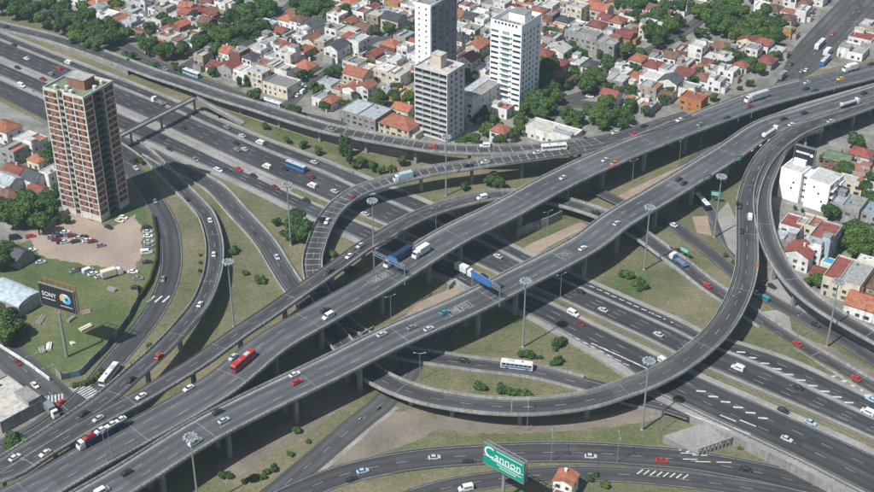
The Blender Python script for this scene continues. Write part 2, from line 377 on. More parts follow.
def patch(name, poly, mat, z=None, world_pts=False):
    if z is None: LAY[0] += 0.004; z = LAY[0]
    pts = [Vector((p[0], p[1], z)) for p in poly] if world_pts else [P(p[0], p[1], 0)+Vector((0, 0, z)) for p in poly]
    if mat in (M['meadow'], M['lawn'], M['dirt'], M['lot'], M['verge']):
        rp = random.Random(len(pts)*13+int(pts[0].x)); out = []; ph = rp.uniform(0, 6)
        for k in range(len(pts)):
            a, b = pts[k], pts[(k+1) % len(pts)]; m_ = max(1, int((b-a).length/2.0)); n_ = Vector((-(b-a).y, (b-a).x, 0)).normalized()
            for q in range(m_):
                d_ = (k*3.1+q); out.append(a.lerp(b, q/m_)+n_*(0.5*math.sin(d_*0.43+ph)+0.3*math.sin(d_*1.3)+rp.uniform(-0.5, 0.5)))
        pts = out
    mb = MB(); mb.v = [tuple(p) for p in pts]
    for t in geometry.tessellate_polygon([pts]): mb.f.append(tuple(t)); mb.m.append(0); mb.uv += [(0, 0)]*3
    up_normals(mb); o = mb.build(name, mat); o['kind'] = 'structure'; return o

# road map -----------------------------------------------------------------
Zc = 12.0
centre('far_flyover_dummy', [(0, 480, 12), (100, 450, 12)], 5)
del PATHS['far_flyover_dummy']
edges('A', [((-45,500),(-10,528),12),((10,491),(59,490),12),((83,444),(108,464),12),((151,406),(176,428.5),12),((209,373),(233,382),12),((263,333),(280,352),12),((311,303),(330,325),12),
      ((369,272.5),(399,287),12),((436,234),(470,239),12),((486,210),(525,212),12),((537,181),(575,183),12),((594,157),(630,157.5),11.8),((656,129),(700,132),11.3),((730,93),(776,111),10.5),
      ((780,79),(815,100),10),((830,68),(874,84),9.2),((874,58),(920,71),8.6),((930,44),(980,56),8)])
edges('B', [((20,525),(60,530),12),((73,491.5),(136,491.5),12),((113,469),(161,476),12),((181,426),(220,440),12),((220,404),(294,403),12),((291,369.5),(366.7,368),12),((359,333),(436,338),12),
      ((438,304),(496.5,306.5),12),((486,281),(544,281),12),((557,246),(607,246),12),((597,220),(645,216),12),((656,185),(684,193.6),12),((704,151),(752,154.5),11.8),((750,123.5),(785,131),11.3),
      ((790,113),(830,120),10.5),((830,99),(868,107),9.8),((874,84.5),(905,92),9.2),((930,68),(962,75),8.6)])
PATHS.pop('A'); PATHS.pop('B')
# flyovers by centre line and width (steady width)
centre('A', [(-40,525,12),(35,489,12),(95,454.5,12),(164,417,12),(220,384,12),(271,343,12),(320,314.5,12),(384,278.5,12),(452,236.5,12),(505,210.5,12),(556,182.5,12),(612,156.5,11.8),(678,130,11.3),
     (752,102,10.5,17),(797,89.5,10,17),(852,76,9.2,17),(897,64.5,8.6,17),(955,50,8,17),(1040,31,7,17)], 15.2)
centre('B', [(40,528,13),(104,492,13),(137,472.5,13),(200,433,13),(257,403.5,13),(329,369,13),(397,335.5,13),(467,305,12.9),(515,281,12.7),(582,246,12.4),(621,218,12.2),(668,190,12),(728,153,11.8),(767,127.5,11.3),
     (810,113.5,10.5),(849,101.5,9.8),(890,88.5,9.2),(946,71.5,8.6),(1040,46,7.6)], 14.0)
centre('M', [(-40,482,11.9),(10,471,11.9),(45,450,11.9),(98,419,11.9),(141,396,11.9),(174,376.5,11.9),(202,359,11.6),(238,333,11),(268,313,10.3),(299,291.5,9.6),(329,271,9),(364,246,8.2),(382,236.5,7.9),(409.5,221,7.4),(438,209,7),(470,200,6.6),
     (499,195,6.3),(530,196,6.2),(562,202,6),(595,212,6),(620,223,5),(645,238,3.4),(664,252,2),(681,264,1),(707,284.5,0.3),(724,296,0.2),(761,321,0.5),(797,344,1.6),(835,366,3),(866,384,3.8),(900,402,4),(960,432,4),(1040,472,4)], 8.2)
centre('L2', [(-40,493,11.95),(15,457,11.95),(50,435,11.95),(84,413,11.9),(109,395,11.8),(136,371.5,11.3),(159,351,10.2),(181,328,8.8),(200,304,7.4),(210,282,6),(214.5,262,4.6),(214,240,3.2),(207,217,2),(196,203,1.2),(180,187,0.6),(163,170,0.3),(145,153,0.15),(124,139,0.1)], 7.6)
centre('Q', [(150,152,0.1),(175,166,0.1),(200,179,0.1),(218,191,0.1),(238,213,0.1),(256,232,0.1),(268,247,0.15),(279,265,0.3),(291,284,0.6),(306,303,1.2),(325,324,1.9),(345,347,2.8),(366,369,3.8),(382,380,4.4),(405,390,5.2),(436,398.5,6.1),(486,405.5,7.0),
     (537,406.5,7.6),(587,400.5,7.9),(625,389,8.1),(658,376,8.3),(689,357,8.5),(717,332,8.9),(736,302,9.4),(746,271,9.9),(747,235,10.5),(747,206,10.9),(752,183,11.2),(763,161,11.3),(781,142,11.25),(806,127,10.9),(846,112.5,10.2),(884,99,9.5),(950,80,8.8),(1040,55,7.8)], 9.2)
centre('W', [(822,127.5,10.6,1.0),(800,136.5,10.85,3.0),(783,149.5,11,5.6),(771,168,11.1),(764,186,11.1),(762,204,11),(765,226,10.9),(771,246,10.7),(780,264,10.4),(793,282,10),(809,297,9.6),(828,310.5,9.2),(851,324,8.7),(876,338,8.2),(920,362,7.4),(970,388,6.8),(1040,424,6)], 7.6)
centre('U1', [(690,114.5,11.35),(645,128.5,11.6),(612,138,11.7),(575,144.5,11.6),(537,148,11.2),(486,150,10.6),(438,148,9.9),(409,144,9.4),(369,137,8.8),(329,129,8.2),(294,119,7.6),(255,106.5,6.9),(220,96,6.2),(185,84,5.2),(151,73,4.1),(101,54.5,2.4),(50,38,1.2),(0,26,0.6),(-50,13,0.2),(-110,-2,0.2)], 9.0)
centre('U2', [(640,136.5,11.5),(605,143.5,11.5),(577,149,11.4),(552,153,11.2),(511,159,10.7),(474,164.5,10.1),(438,170,9.4),(409,176,8.8),(379,184,8.1),(354,194,7.3),(336,208,6.5),(324,225,5.6),(316.5,244,4.7),(312.5,260,3.9),(314,277,3.1),(322,297,2.3),(338,318,1.5),(362,337,1),(390,349,0.8),(410,354.5,0.7),
     (445,360,0.6),(480,365,0.5),(515,369,0.4),(545,374,0.3),(580,383,0.4),(610,391,0.9),(640,398,1.7),(668,404.5,2.5),(692,412,3.05)], 8.4)
centre('L1', [(40,108,0),(75,128,0),(110,151,0),(130,168,0),(144,184,0),(156,203,0),(167,224,0),(171.5,246,0),(171,270,0),(164,293,0),(152,315,0),(134,339,0),(118,357,0),(104,374,0),(90,391,0),(70,410,0),(48,428,0),(10,450,0),(-40,478,0)], 9.0)
centre('S', [(215,540,0),(276,492,0),(319,456,0),(359,422,0),(384,402,0),(402,380,0),(420,354,0),(446,326,0),(480,300,0),(515,281,0),(552,261,0),(590,238,0),(625,212,0),(660,186,0),(700,160,0),(735,128,0),(760,104,0),(785,83,0),(810,58,0,22),(832,36,0,26),(858,8,0,26),(885,-22,0,26)], 9.0)
centre('V1', [(230,530,0),(275,503,0),(310,487,0),(345,474,0),(390,464,0),(436,458,0),(490,454.5,0),(540,452.5,0),(591,453,0),(640,456,0),(690,460.5,0),(746,470,0),(800,482,0),(860,498,0),(930,520,0),(1010,550,0),(1090,584,0)], 10.5)
centre('V2', [(380,510,0),(430,492,0),(470,483,0),(520,476.5,0),(570,473.5,0),(620,474,0),(680,479,0),(740,487,0),(800,498,0),(860,512,0),(930,532,0),(1010,562,0)], 8.5)
centre('R2', [(590,188,1.2),(607,196,1.2),(622,203,1),(650,215.5,0.5),(674,226,0.2),(693,240,0.1),(712,254,0.1),(733,272,0.1),(752,288,0.1),(774,302,0.1),(802,317,0.1),(832,334,0.1),(874,360,0.1),(930,394,0.1),(1010,440,0.1)], 7.0)
centre('R3', [(690,190,0),(705,204,0),(716,222,0),(728,243,0),(742,262,0),(757,283,0),(772,300,0)], 6.0)
# the wide cross street in the upper right is S continued
H1U = [(-60,7),(0,33),(75,62.5),(159,95),(220,121),(269,141),(320,160),(376,182),(430,204),(500,240),(534,257),(591,282.5),(640,304),(680,321),(705,334),(747,346),(796,363),(874,400),(960,440)]
H1L = [(-60,14),(0,40),(75,70),(159,103.5),(220,130),(269,151.5),(320,171),(360,189),(420,215),(486,244),(524,263),(580,288),(630,310),(672,329),(697,341),(735,355),(780,374),(851,408),(940,448)]
H2L = [(-75,25),(-4,56),(65,85),(124,109),(190,139),(265,174),(310,194),(340,207),(395,229),(462,258),(500,275),(556,297),(608,321),(654,342),(683,357),(718,372),(761,390),(832,420),(915,456)]
H3U = [(-77,28),(-6,59),(63,88),(121,112.5),(187,143),(262,179),(306,199),(336,212),(390,234),(457,263),(494,279.5),(550,301.5),(601,326),(648,348),(677,362.5),(711,378),(753,396),(824,427),(906,464)]
H3L = [(-88,42),(-10,72),(55,101),(112,127),(178,154.5),(252,188),(292,208),(320,222),(375,247),(441,276),(475,292),(528,315),(578,342),(622,367.5),(650,390),(690,411),(735,432),(800,463),(875,502)]
HZ = [0.1]*11+[0.1,0.6,1.6,2.4,3.2,3.8,4,4]
for q_ in (H1U, H1L, H2L, H3U, H3L): q_.append((2*q_[-1][0]-q_[-2][0], 2*q_[-1][1]-q_[-2][1]))
HZ.append(4)
edges('H1', list(zip(H1U, H1L, HZ))); edges('H2', list(zip(H1L, H2L, HZ))); edges('H3', list(zip(H3U, H3L, HZ)))
edges('HM', list(zip(H2L, H3U, HZ)))
H4U = [(-90,44),(-12,75),(53,104),(110,131),(150,151)]; H4L = [(-98,56),(-20,88),(42,119),(98,149),(136,168)]
edges('H4', list(zip(H4U, H4L, [0.1]*5)))
# ------------------------------------------------------------------ ground
mb = MB(); n = 60
for i in range(n):
    for j in range(n):
        x0, x1 = -1500+3000*i/n, -1500+3000*(i+1)/n; y0, y1 = -300+3000*j/n, -300+3000*(j+1)/n
        mb.face([(x0,y0,0),(x1,y0,0),(x1,y1,0),(x0,y1,0)])
o = mb.build('ground', M['verge']); o['kind'] = 'structure'
TOWN = [(-160,-60),(-60,-22),(60,-12),(70,8),(112,32),(145,52),(185,68),(225,84),(262,100),(310,118),(350,127),(400,142),(440,146),(530,146),(560,143),(612,138),(690,112),(760,92),(815,72),(874,58),(1000,30),(1000,-75),(400,-100)]
patch('town_pavement', TOWN, M['pave'])
patch('town_pavement', [(757,140),(790,120),(840,122),(900,100),(1000,70),(1040,200),(1000,420),(874,366),(830,338),(800,318),(775,300),(765,262),(757,230),(760,180)], M['pave'])
patch('town_pavement', [(-160,60),(-30,85),(20,112),(66,135),(62,170),(62,210),(75,225),(30,240),(0,250),(-120,250)], M['pave'])
patch('street_pavement', [(-70,330),(0,344),(30,362),(64,388),(97,382),(104,395),(80,425),(45,447),(0,472),(-90,500)], M['pave'])
patch('lawn', [(-60,235),(0,246),(40,240),(140,225),(150,240),(158,262),(155,290),(140,318),(115,345),(95,368),(60,384),(30,358),(0,340),(-60,320)], M['lawn'])
patch('lawn', [(120,185),(132,182),(145,205),(150,230),(130,228),(118,215)], M['lawn'])
patch('parking_lot', [(28,232),(60,226),(70,211),(96,222),(110,228),(135,214),(140,230),(142,250),(136,268),(128,274),(105,268),(75,262),(48,258),(34,250)], M['lot'])
patch('lawn', [(212,108),(262,128),(320,150),(370,166),(405,168),(400,150),(350,140),(300,128),(250,112)], M['meadow'])
patch('dirt_path', [(205,98),(260,113),(310,129),(360,143),(408,152),(408,158),(360,152),(310,138),(262,122),(215,106)], M['brown'])
patch('dirt_strip', [(225,460),(300,410),(345,385),(366,392),(340,412),(270,455),(225,485)], M['dirt'])
patch('dirt_strip', [(330,462),(395,412),(425,410),(445,425),(420,440),(380,452),(335,472)], M['dirt'])
patch('dirt_strip', [(436,415),(560,420),(660,405),(680,415),(600,428),(500,437),(440,430)], M['dirt'])
patch('lawn', [(445,435),(520,434),(640,427),(690,432),(690,446),(600,444),(500,446),(450,449)], M['meadow'])
patch('lawn', [(600,255),(640,262),(655,275),(640,300),(600,283)], M['meadow'])
patch('lawn', [(505,318),(528,324),(600,362),(628,380),(590,372),(530,358),(480,352)], M['meadow'])
patch('sidewalk', [(395,325),(420,302),(445,291),(462,285),(466,290),(440,302),(415,322),(400,332)], M['brown'])
patch('sidewalk', [(505,262),(530,244),(580,222),(590,226),(550,246),(520,266)], M['brown'])
patch('sidewalk', [(610,200),(650,180),(700,158),(706,164),(660,188),(620,208)], M['brown'])
patch('concrete_island', [(692,217),(707,216),(712,236),(697,233)], M['brown'])
patch('concrete_island', [(716,215),(728,202),(736,220),(738,258),(728,248)], M['slab'])
patch('concrete_apron', [(760,312),(787,309),(792,330),(797,337),(770,326)], M['slab'])
patch('verge_dirt', [(800,335),(840,352),(874,372),(900,390),(880,392),(835,362),(800,342)], M['dirt'])
patch('pavement', [(772,268),(790,285),(812,302),(806,316),(780,306),(765,296)], M['slab'])
# street grid of the town
TH = R(-34.0); E1 = Vector((math.cos(TH), math.sin(TH), 0)); E2 = Vector((-math.sin(TH), math.cos(TH), 0))

# highway ------------------------------------------------------------------
mb = MB(); ribbon(mb, edges('HALL', [((a[0]+3,a[1]-2),(b[0]-3,b[1]+3),z) for a, b, z in zip(H1U, H3L, HZ)]), dz=0.0, skirt=-0.5); up_normals(mb)
for _f in range(0):
    pass
o = mb.build('highway_embankment', [M['slab'], M['conc']]); o['kind'] = 'structure'; PATHS.pop('HALL')
def road_obj(name, pa, mat, dz, lanes, f0=0.0, f1=1.0, rumble=None):
    mb = MB(); ribbon(mb, pa, f0, f1, dz); up_normals(mb); o = mb.build(name, [mat, M['conc']]); o['kind'] = 'structure'
    def fn(b):
        for k in range(1, lanes): dashes(b, pa, f=f0+(f1-f0)*k/lanes, dz=dz+0.02, on=4, gap=7, w=0.22)
        solid(b, pa, f=f0+0.03, dz=dz+0.02, w=0.2); solid(b, pa, f=f1-0.03, dz=dz+0.02, w=0.2)
    marks(pa, fn, o); return o
road_obj('highway_carriageway', PATHS['H1'], M['road'], 0.06, 2, 0.06, 0.86)
road_obj('highway_carriageway', PATHS['H2'], M['road'], 0.06, 4, 0.04, 0.92)
road_obj('highway_carriageway', PATHS['H3'], M['road'], 0.06, 3, 0.12, 0.90)
ground_band('highway_collector', PATHS['H4'], M['road'], 0.085, None, 2)
mb = MB(); ribbon(mb, PATHS['HM'], 0.1, 0.9, 0.10, s0=300); up_normals(mb); o = mb.build('median_strip', M['verge']); o['kind'] = 'structure'
def chevrons(name, pts, z, parent=None, w=0.9, ln=4.5, ang=35, key=None):
    mb = MB()
    for px, py, zz in pts:
        if key:
            pa = PATHS[key]; zz = pa.C[pa.near(px, py)].z; c = P(px, py, zz); j = min(range(len(pa.C)), key=lambda q: (pa.C[q].x-c.x)**2+(pa.C[q].y-c.y)**2); zz = pa.C[j].z+0.06
        c = P(px, py, zz+0.1); d = Vector((math.cos(R(-40+ang)), math.sin(R(-40+ang)), 0)); nn = Vector((-d.y, d.x, 0))
        mb.face([c-d*ln/2-nn*w/2, c+d*ln/2-nn*w/2, c+d*ln/2+nn*w/2, c-d*ln/2+nn*w/2])
    up_normals(mb); o = mb.build(name, M['white_mark']); o['kind'] = 'structure'; return o
chevrons('gore_marking', [(701+k*12.4, 391+k*5.4, 3.4+0.08*k) for k in range(6)], 0, ang=34, ln=3.4, w=0.85, key='H3')
chevrons('gore_marking', [(741+k*12, 352+k*5.6, 3.4+0.06*k) for k in range(10)], 0, ang=34, ln=3.2, w=0.8, key='H2')
chevrons('gore_marking', [(822+k*9.5, 372.5+k*4.5, 3.4) for k in range(6)], 0, ang=55, ln=4, w=1.3, key='M')
chevrons('gore_marking', [(596+k*7, 345+k*3.2, 1.0+0.12*k) for k in range(9)], 0, ang=4, ln=4, w=0.55, key='H3')
chevrons('gore_marking', [(536+k*8.2, 317+k*4.3, 0.25+0.13*k) for k in range(12)], 0, ang=4, ln=2.4, w=0.45, key='H3')
chevrons('gore_marking', [(592+k*7.4, 286.5+k*3.3, 0.25+0.13*k) for k in range(12)], 0, ang=4, ln=2.4, w=0.45, key='H2')
chevrons('gore_marking', [(693,416,3.9),(707,421,3.9),(722,427,4),(728,418,4),(742,431,4),(748,423,4)], 0, ang=4, ln=6, w=0.6, key='H3')
chevrons('gore_marking', [(151,299,0),(158.5,299,0),(166,299,0)], 0, ang=105, ln=5, w=0.8)
chevrons('gore_marking', [(640+k*6.5, 471.5+k*0.7, 0.05) for k in range(8)], 0, ang=85, ln=3.0, w=0.5)
chevrons('gore_marking', [(688,453,0.05),(700,455,0.05),(690,459,0.05),(703,461.5,0.05),(724,462,0.05)], 0, ang=38, ln=5, w=0.45)
chevrons('gore_marking', [(682+k*7, 448.5+k*2.2, 0.05) for k in range(3)], 0, ang=80, ln=2.6, w=0.6)
# verge between the entry ramp and the raised highway
vp = edges('verge_tmp', [((760,325),(747,345),2.2),((800,349.5),(780,360),3),((838,371),(820,376),3.5),((868,389),(858,394),3.9)]); PATHS.pop('verge_tmp')
mb = MB(); ribbon(mb, vp, -0.05, 1.05, -0.15, skirt=-0.3); up_normals(mb); o = mb.build('grass_verge', [M['verge'], M['verge']]); o['kind'] = 'structure'
# ground roads
ground_band('exit_road', PATHS['L1'], M['ramp'], 0.075, None, 1)
mb = MB(); ribbon(mb, PATHS['S'], dz=0.062, s1=1e9); up_normals(mb); o = mb.build('service_road', [M['street'], M['conc']]); o['kind'] = 'structure'
mb = MB(); pS = PATHS['S']; ribbon(mb, pS, dz=0.06, s0=pS.s[pS.near(300, 473)], s1=pS.s[pS.near(384, 402)], o=(4.7, 6.4)); up_normals(mb); tag(mb.build('kerb_strip', M['slab']), kind='structure')
marks(PATHS['S'], lambda b: (dashes(b, PATHS['S'], f=0.5, dz=0.08), dashes(b, PATHS['S'], f=0.25, dz=0.08, s0=560), dashes(b, PATHS['S'], f=0.75, dz=0.08, s0=560)), o)
ground_band('lower_road', PATHS['V1'], M['ramp'], 0.07, None, 2)
ground_band('lowest_road', PATHS['V2'], M['ramp'], 0.066, None, 2)
ground_band('access_road', PATHS['R2'], M['ramp'], 0.068, None, 1)
ground_band('underpass_road', PATHS['R3'], M['street'], 0.056, None, 1)
centre('K', [(-60,318,0),(0,350,0),(40,384,0),(62,405,0),(76,418,0)], 13); ground_band('side_street', PATHS['K'], M['street'], 0.060, None, 2, False)
centre('K2', [(-40,474,0),(0,453,0),(40,432,0),(72,408,0)], 13); ground_band('side_street', PATHS['K2'], M['street'], 0.064, None, 1, False)
centre('T1', [(-20,-10,0),(60,18,0),(115,42,0),(150,62,0),(200,82,0),(250,100,0),(305,117,0),(345,126,0)], 8); ground_band('town_street', PATHS['T1'], M['street'], 0.058, None, 1, False)
centre('T2', [(545,122,0),(562,102,0),(590,92,0),(612,68,0),(632,58,0),(668,42,0),(700,20,0),(720,0,0)], 8); ground_band('town_street', PATHS['T2'], M['street'], 0.058, None, 1, False)
centre('T3', [(545,100,0),(575,104,0),(600,106,0)], 9); ground_band('town_street', PATHS['T3'], M['street'], 0.054, None, 1, False)
centre('T4', [(285,108,0),(302,92,0),(325,74,0),(345,60,0),(375,40,0),(405,36,0),(440,8,0)], 7); ground_band('town_street', PATHS['T4'], M['street'], 0.054, None, 1, False)
centre('T5', [(180,70,0),(215,50,0),(245,30,0),(285,10,0),(300,-5,0)], 8); ground_band('town_street', PATHS['T5'], M['street'], 0.052, None, 1, False)
centre('T6', [(10,88,0),(70,125,0)], 6)
PATHS.pop('T6')
def zebra(cx, cy, ang, n, w, ln, sp):
    mb = MB(); c = P(cx, cy); d = Vector((math.cos(R(ang)), math.sin(R(ang)), 0)); q = Vector((-d.y, d.x, 0))
    for k in range(n):
        p = c+d*(k-(n-1)/2)*sp
        mb.face([p-q*ln/2-d*w/2+Vector((0,0,.11)), p+q*ln/2-d*w/2+Vector((0,0,.11)), p+q*ln/2+d*w/2+Vector((0,0,.11)), p-q*ln/2+d*w/2+Vector((0,0,.11))])
    up_normals(mb); o = mb.build('crosswalk', M['white_mark']); o['kind'] = 'structure'
zebra(86, 391, -42, 9, 0.6, 5.5, 1.25); zebra(52, 399, 15, 7, 0.6, 4.5, 1.2)

# ------------------------------------------------------------------ raised roads
GROUND_ROADS = ['L1','S','V1','V2','R2','R3','H1','H2','H3','K','Q','U2','M','L2']
def blocked(x, y, zdeck, own, margin=1.0):
    for nme in GROUND_ROADS:
        if nme == own: continue
        pa = PATHS[nme]
        for i in range(0, len(pa.C), 2):
            c = pa.C[i]
            if abs(c.x-x) < 14 and abs(c.y-y) < 14 and c.z < zdeck-2.5 and math.hypot(c.x-x, c.y-y) < pa.W[i]*0.5+margin: return True
    return False
def raised(key, name, label, cat, mat, lanes, slab=0.5, girder=1.1, minz=2.0, spacing=26, cols=2, pier_w=1.3, lines=True, edge_in=1.35, joints=22, dz=0.0, g_in=2.0, par=(True, True), cuts=(), bars=None, lane_f=None, rail=True, s_piers=None):
    pa = PATHS[key]; org = pa.C[len(pa.C)//2].copy(); org.z = 0
    root = thing(name, label, cat, org)
    up = Vector((0, 0, dz)); N = len(pa.C)
    top = MB(); ribbon(top, pa, dz=dz); up_normals(top); top.build('road_surface', [mat], root, org)
    b = MB()
    for i in range(N-1):
        zi = max(pa.C[i].z, pa.C[i+1].z)
        low = pa.C[i].z < minz
        th = pa.C[i].z+0.3 if low else slab
        th2 = pa.C[i+1].z+0.3 if low else slab
        l0, l1, r0, r1 = pa.L[i]+up, pa.L[i+1]+up, pa.R[i]+up, pa.R[i+1]+up
        dn, dn2 = Vector((0,0,-th)), Vector((0,0,-th2)); e = Vector((0,0,-0.012))
        b.face([l0+e, l0+dn, l1+dn2, l1+e]); b.face([r1+e, r1+dn2, r0+dn, r0+e])
        b.face([l0+dn, r0+dn, r1+dn2, l1+dn2])
        if not low and girder:
            k = g_in; w0, w1 = pa.W[i], pa.W[i+1]
            a0, a1, c0, c1 = l0.lerp(r0, k/w0), l1.lerp(r1, k/w1), r0.lerp(l0, k/w0), r1.lerp(l1, k/w1)
            g = Vector((0,0,-slab-girder))
            b.face([a0+dn, a0+g, a1+g, a1+dn]); b.face([c1+dn, c1+g, c0+g, c0+dn]); b.face([a0+g, c0+g, c1+g, a1+g])
    b.build('girder', M['conc'], root, org)
    for side in (0, 1):
        if not par[side]: continue
        cm = MB(); E = pa.L if side == 0 else pa.R; O = pa.R if side == 0 else pa.L
        for i in range(N-1):
            if any(c[0] == side and c[1] <= (pa.s[i]+pa.s[i+1])/2 <= c[2] for c in cuts): continue
            e = Vector((0, 0, 0.010)); q = [E[i].lerp(O[i], 0.3/pa.W[i])+up+e, E[i].lerp(O[i], (1.15 if pa.W[i] > 12 else 0.8)/pa.W[i])+up+e, E[i+1].lerp(O[i+1], (1.15 if pa.W[i+1] > 12 else 0.8)/pa.W[i+1])+up+e, E[i+1].lerp(O[i+1], 0.3/pa.W[i+1])+up+e]
            cm.face(q)
        if cm.f: up_normals(cm); cm.build('shoulder_strip', M['slab'] if pa.W[N//2] > 12 else M['conc_dark'], root, org)
    # parapets: concrete curb wall, posts and rail
    for side in (0, 1):
        if not par[side]: continue
        pm = MB(); E = pa.L if side == 0 else pa.R; O = pa.R if side == 0 else pa.L; d_acc = 0
        for i in range(N-1):
            sm = (pa.s[i]+pa.s[i+1])/2
            if any(c[0] == side and c[1] <= sm <= c[2] for c in cuts): continue
            w0, w1 = pa.W[i], pa.W[i+1]; a0, a1 = E[i]+up, E[i+1]+up; b0, b1 = E[i].lerp(O[i], 0.38/w0)+up, E[i+1].lerp(O[i+1], 0.38/w1)+up
            h = Vector((0,0,0.62)); lo = Vector((0,0,-0.15)); ov0 = (E[i]-O[i]).normalized()*0.08; ov1 = (E[i+1]-O[i+1]).normalized()*0.08
            a0 = a0+ov0; a1 = a1+ov1
            pm.face([a0+lo, a0+h, a1+h, a1+lo]); pm.face([b0+lo, b1+lo, b1+h, b0+h]); pm.face([a0+h, b0+h, b1+h, a1+h]); pm.face([a0+lo, a1+lo, b1+lo, b0+lo])
            if rail:
                m0 = (a0+b0)/2; m1 = (a1+b1)/2
                pm.beam(m0+Vector((0,0,1.02)), m1+Vector((0,0,1.02)), 0.16, 0.16)
                d_acc += 1
                for t in (0.15, 0.65):
                    q = m0.lerp(m1, t); pm.box(q.x-0.13, q.x+0.13, q.y-0.13, q.y+0.13, q.z+0.62, q.z+1.0)
        if pm.f: pm.build('parapet', M['parapet'], root, org)
    def fn(mbk):
        fr = lane_f if lane_f else [k/lanes for k in range(1, lanes)]
        for f in fr: dashes(mbk, pa, f=f, dz=dz+0.018, on=4, gap=7, w=0.2)
        if lines:
            for sg in (0, 1):
                for i in range(N-1):
                    q = []
                    for j, e in ((i, 0), (i, 0.18), (i+1, 0.18), (i+1, 0)):
                        f = (edge_in+e)/pa.W[j]; f = f if sg == 0 else 1-f
                        q.append(pa.L[j].lerp(pa.R[j], f)+Vector((0,0,dz+0.018)))
                    mbk.face(q)
        if bars:
            d = bars[0]
            while d < bars[1]:
                fa, fb = 0.1, 0.9; sk = bars[3] if len(bars) > 3 else 0
                p = [pa.pt(d, fa, dz+0.03), pa.pt(d+0.36, fa, dz+0.03), pa.pt(d+0.36+sk, fb, dz+0.03), pa.pt(d+sk, fb, dz+0.03)]
                mbk.face(p); d += bars[2]
    marks(pa, fn, root, org)
    if joints:
        d = joints
        while d < pa.s[-1]-4:
            i, _ = pa.at(d)
            if pa.C[i].z > minz:
                j = MB(); j.face([pa.pt(d, 0.04, dz+0.012), pa.pt(d, 0.96, dz+0.012), pa.pt(d+0.35, 0.96, dz+0.012), pa.pt(d+0.35, 0.04, dz+0.012)]); up_normals(j)
                j.build('expansion_joint', M['conc_dark'], root, org)
            d += joints*1.9
    d = spacing*0.5
    while d < pa.s[-1]:
        done = False
        for tryd in (0, 4, -4, 8, -8):
            dd = d+tryd
            if dd < 2 or dd > pa.s[-1]-2: continue
            c = pa.pt(dd, 0.5); w = pa.width(dd)
            if c.z < minz+1.2: continue
            px = proj((c.x, c.y, 0))
            if not (-60 < px[0] < 940 and -30 < px[1] < 560): continue
            pos = [pa.pt(dd, 0.5)] if cols == 1 else [pa.pt(dd, 0.25), pa.pt(dd, 0.75)]
            if any(blocked(q.x, q.y, c.z, key) for q in pos): continue
            t = pa.tan(dd); ang = math.atan2(t.y, t.x); zt = c.z+dz-slab-girder
            for q in pos:
                m_ = MB(); hh = pier_w/2
                m_.frustum((-hh*0.9, hh*0.9, -hh, hh), (-hh*0.9, hh*0.9, -hh*1.05, hh*1.05), -0.2, zt-0.55)
                if cols == 1: m_.frustum((-hh*0.9, hh*0.9, -hh*1.2, hh*1.2), (-hh*0.9, hh*0.9, -w*0.30, w*0.30), zt-0.9, zt+0.02)
                m_.build('pier', M['conc'], root, loc=(q.x-org.x, q.y-org.y, 0)).rotation_euler = (0, 0, ang)
            if cols == 2:
                m_ = MB(); m_.box(-0.75, 0.75, -w*0.36, w*0.36, zt-0.6, zt+0.02)
                m_.build('cap_beam', M['conc'], root, loc=(c.x-org.x, c.y-org.y, 0)).rotation_euler = (0, 0, ang)
            break
        d += spacing
    return root
VA = raised('A', 'flyover', 'wide straight three lane flyover on the far side with concrete parapets and paired columns', 'flyover', M['deck'], 3, spacing=28, g_in=2.2, pier_w=1.5, cuts=((0, 0, 215), (0, 470, 1e9)))
VB = raised('B', 'flyover', 'wide three lane flyover on the near side carried on tall concrete columns', 'flyover', M['deck'], 3, spacing=28, g_in=2.2, pier_w=1.5, cuts=((1, 520, 1e9),))
VM = raised('M', 'ramp_bridge', 'narrow ramp curving in beside the upper edge of the far flyover', 'ramp', M['ramp'], 2, dz=-0.05, spacing=26, cols=1, pier_w=1.4, g_in=1.6, cuts=((0, 0, 205),))
VL = raised('L2', 'ramp_bridge', 'curved ramp rising past the grass island left of the tall masts', 'ramp', M['ramp'], 2, dz=-0.09, spacing=24, cols=1, pier_w=1.4, g_in=1.6, par=(True, True), cuts=((0, 0, 1),(1, 0, 120)))
VQ = raised('Q', 'loop_ramp', 'long loop ramp sweeping round the right side over the highway', 'ramp', M['ramp'], 2, dz=-0.04, spacing=24, cols=1, pier_w=1.6, g_in=2.0, cuts=((0, 640, 1e9), (1, 660, 1e9)))
VW = raised('W', 'ramp_bridge', 'outer curved ramp descending past the houses at the right edge', 'ramp', M['ramp'], 1, dz=-0.07, spacing=24, cols=1, pier_w=1.4, g_in=1.6, cuts=((0, 0, 40), (1, 0, 52)))
VU1 = raised('U1', 'ramp_bridge', 'long viaduct ramp running along the town side of the highway', 'ramp', M['ramp'], 2, dz=-0.06, spacing=26, cols=1, pier_w=1.5, g_in=1.8, cuts=((0, 0, 90), (1, 0, 60)), bars=(55, 192, 5.2, 1.5), minz=3.6)
VU2 = raised('U2', 'loop_ramp', 'tight loop ramp with white cross bars beside the far flyover', 'ramp', M['ramp'], 2, dz=-0.08, spacing=24, cols=1, pier_w=1.4, g_in=1.7, cuts=((1, 0, 40), (0, 0, 70), (0, PATHS['U2'].s[-1]-42, 1e9), (1, PATHS['U2'].s[-1]-30, 1e9)), bars=(30, 268, 3.9, 0.0), joints=0, minz=2.4)
def strip(key, off0, off1, name, mat, h, s0, s1, dz=0.0):
    pa = PATHS[key]; mb = MB(); ribbon(mb, pa, dz=dz+h, s0=s0, s1=s1, o=(off0, off1), skirt=None); up_normals(mb)
    return mb
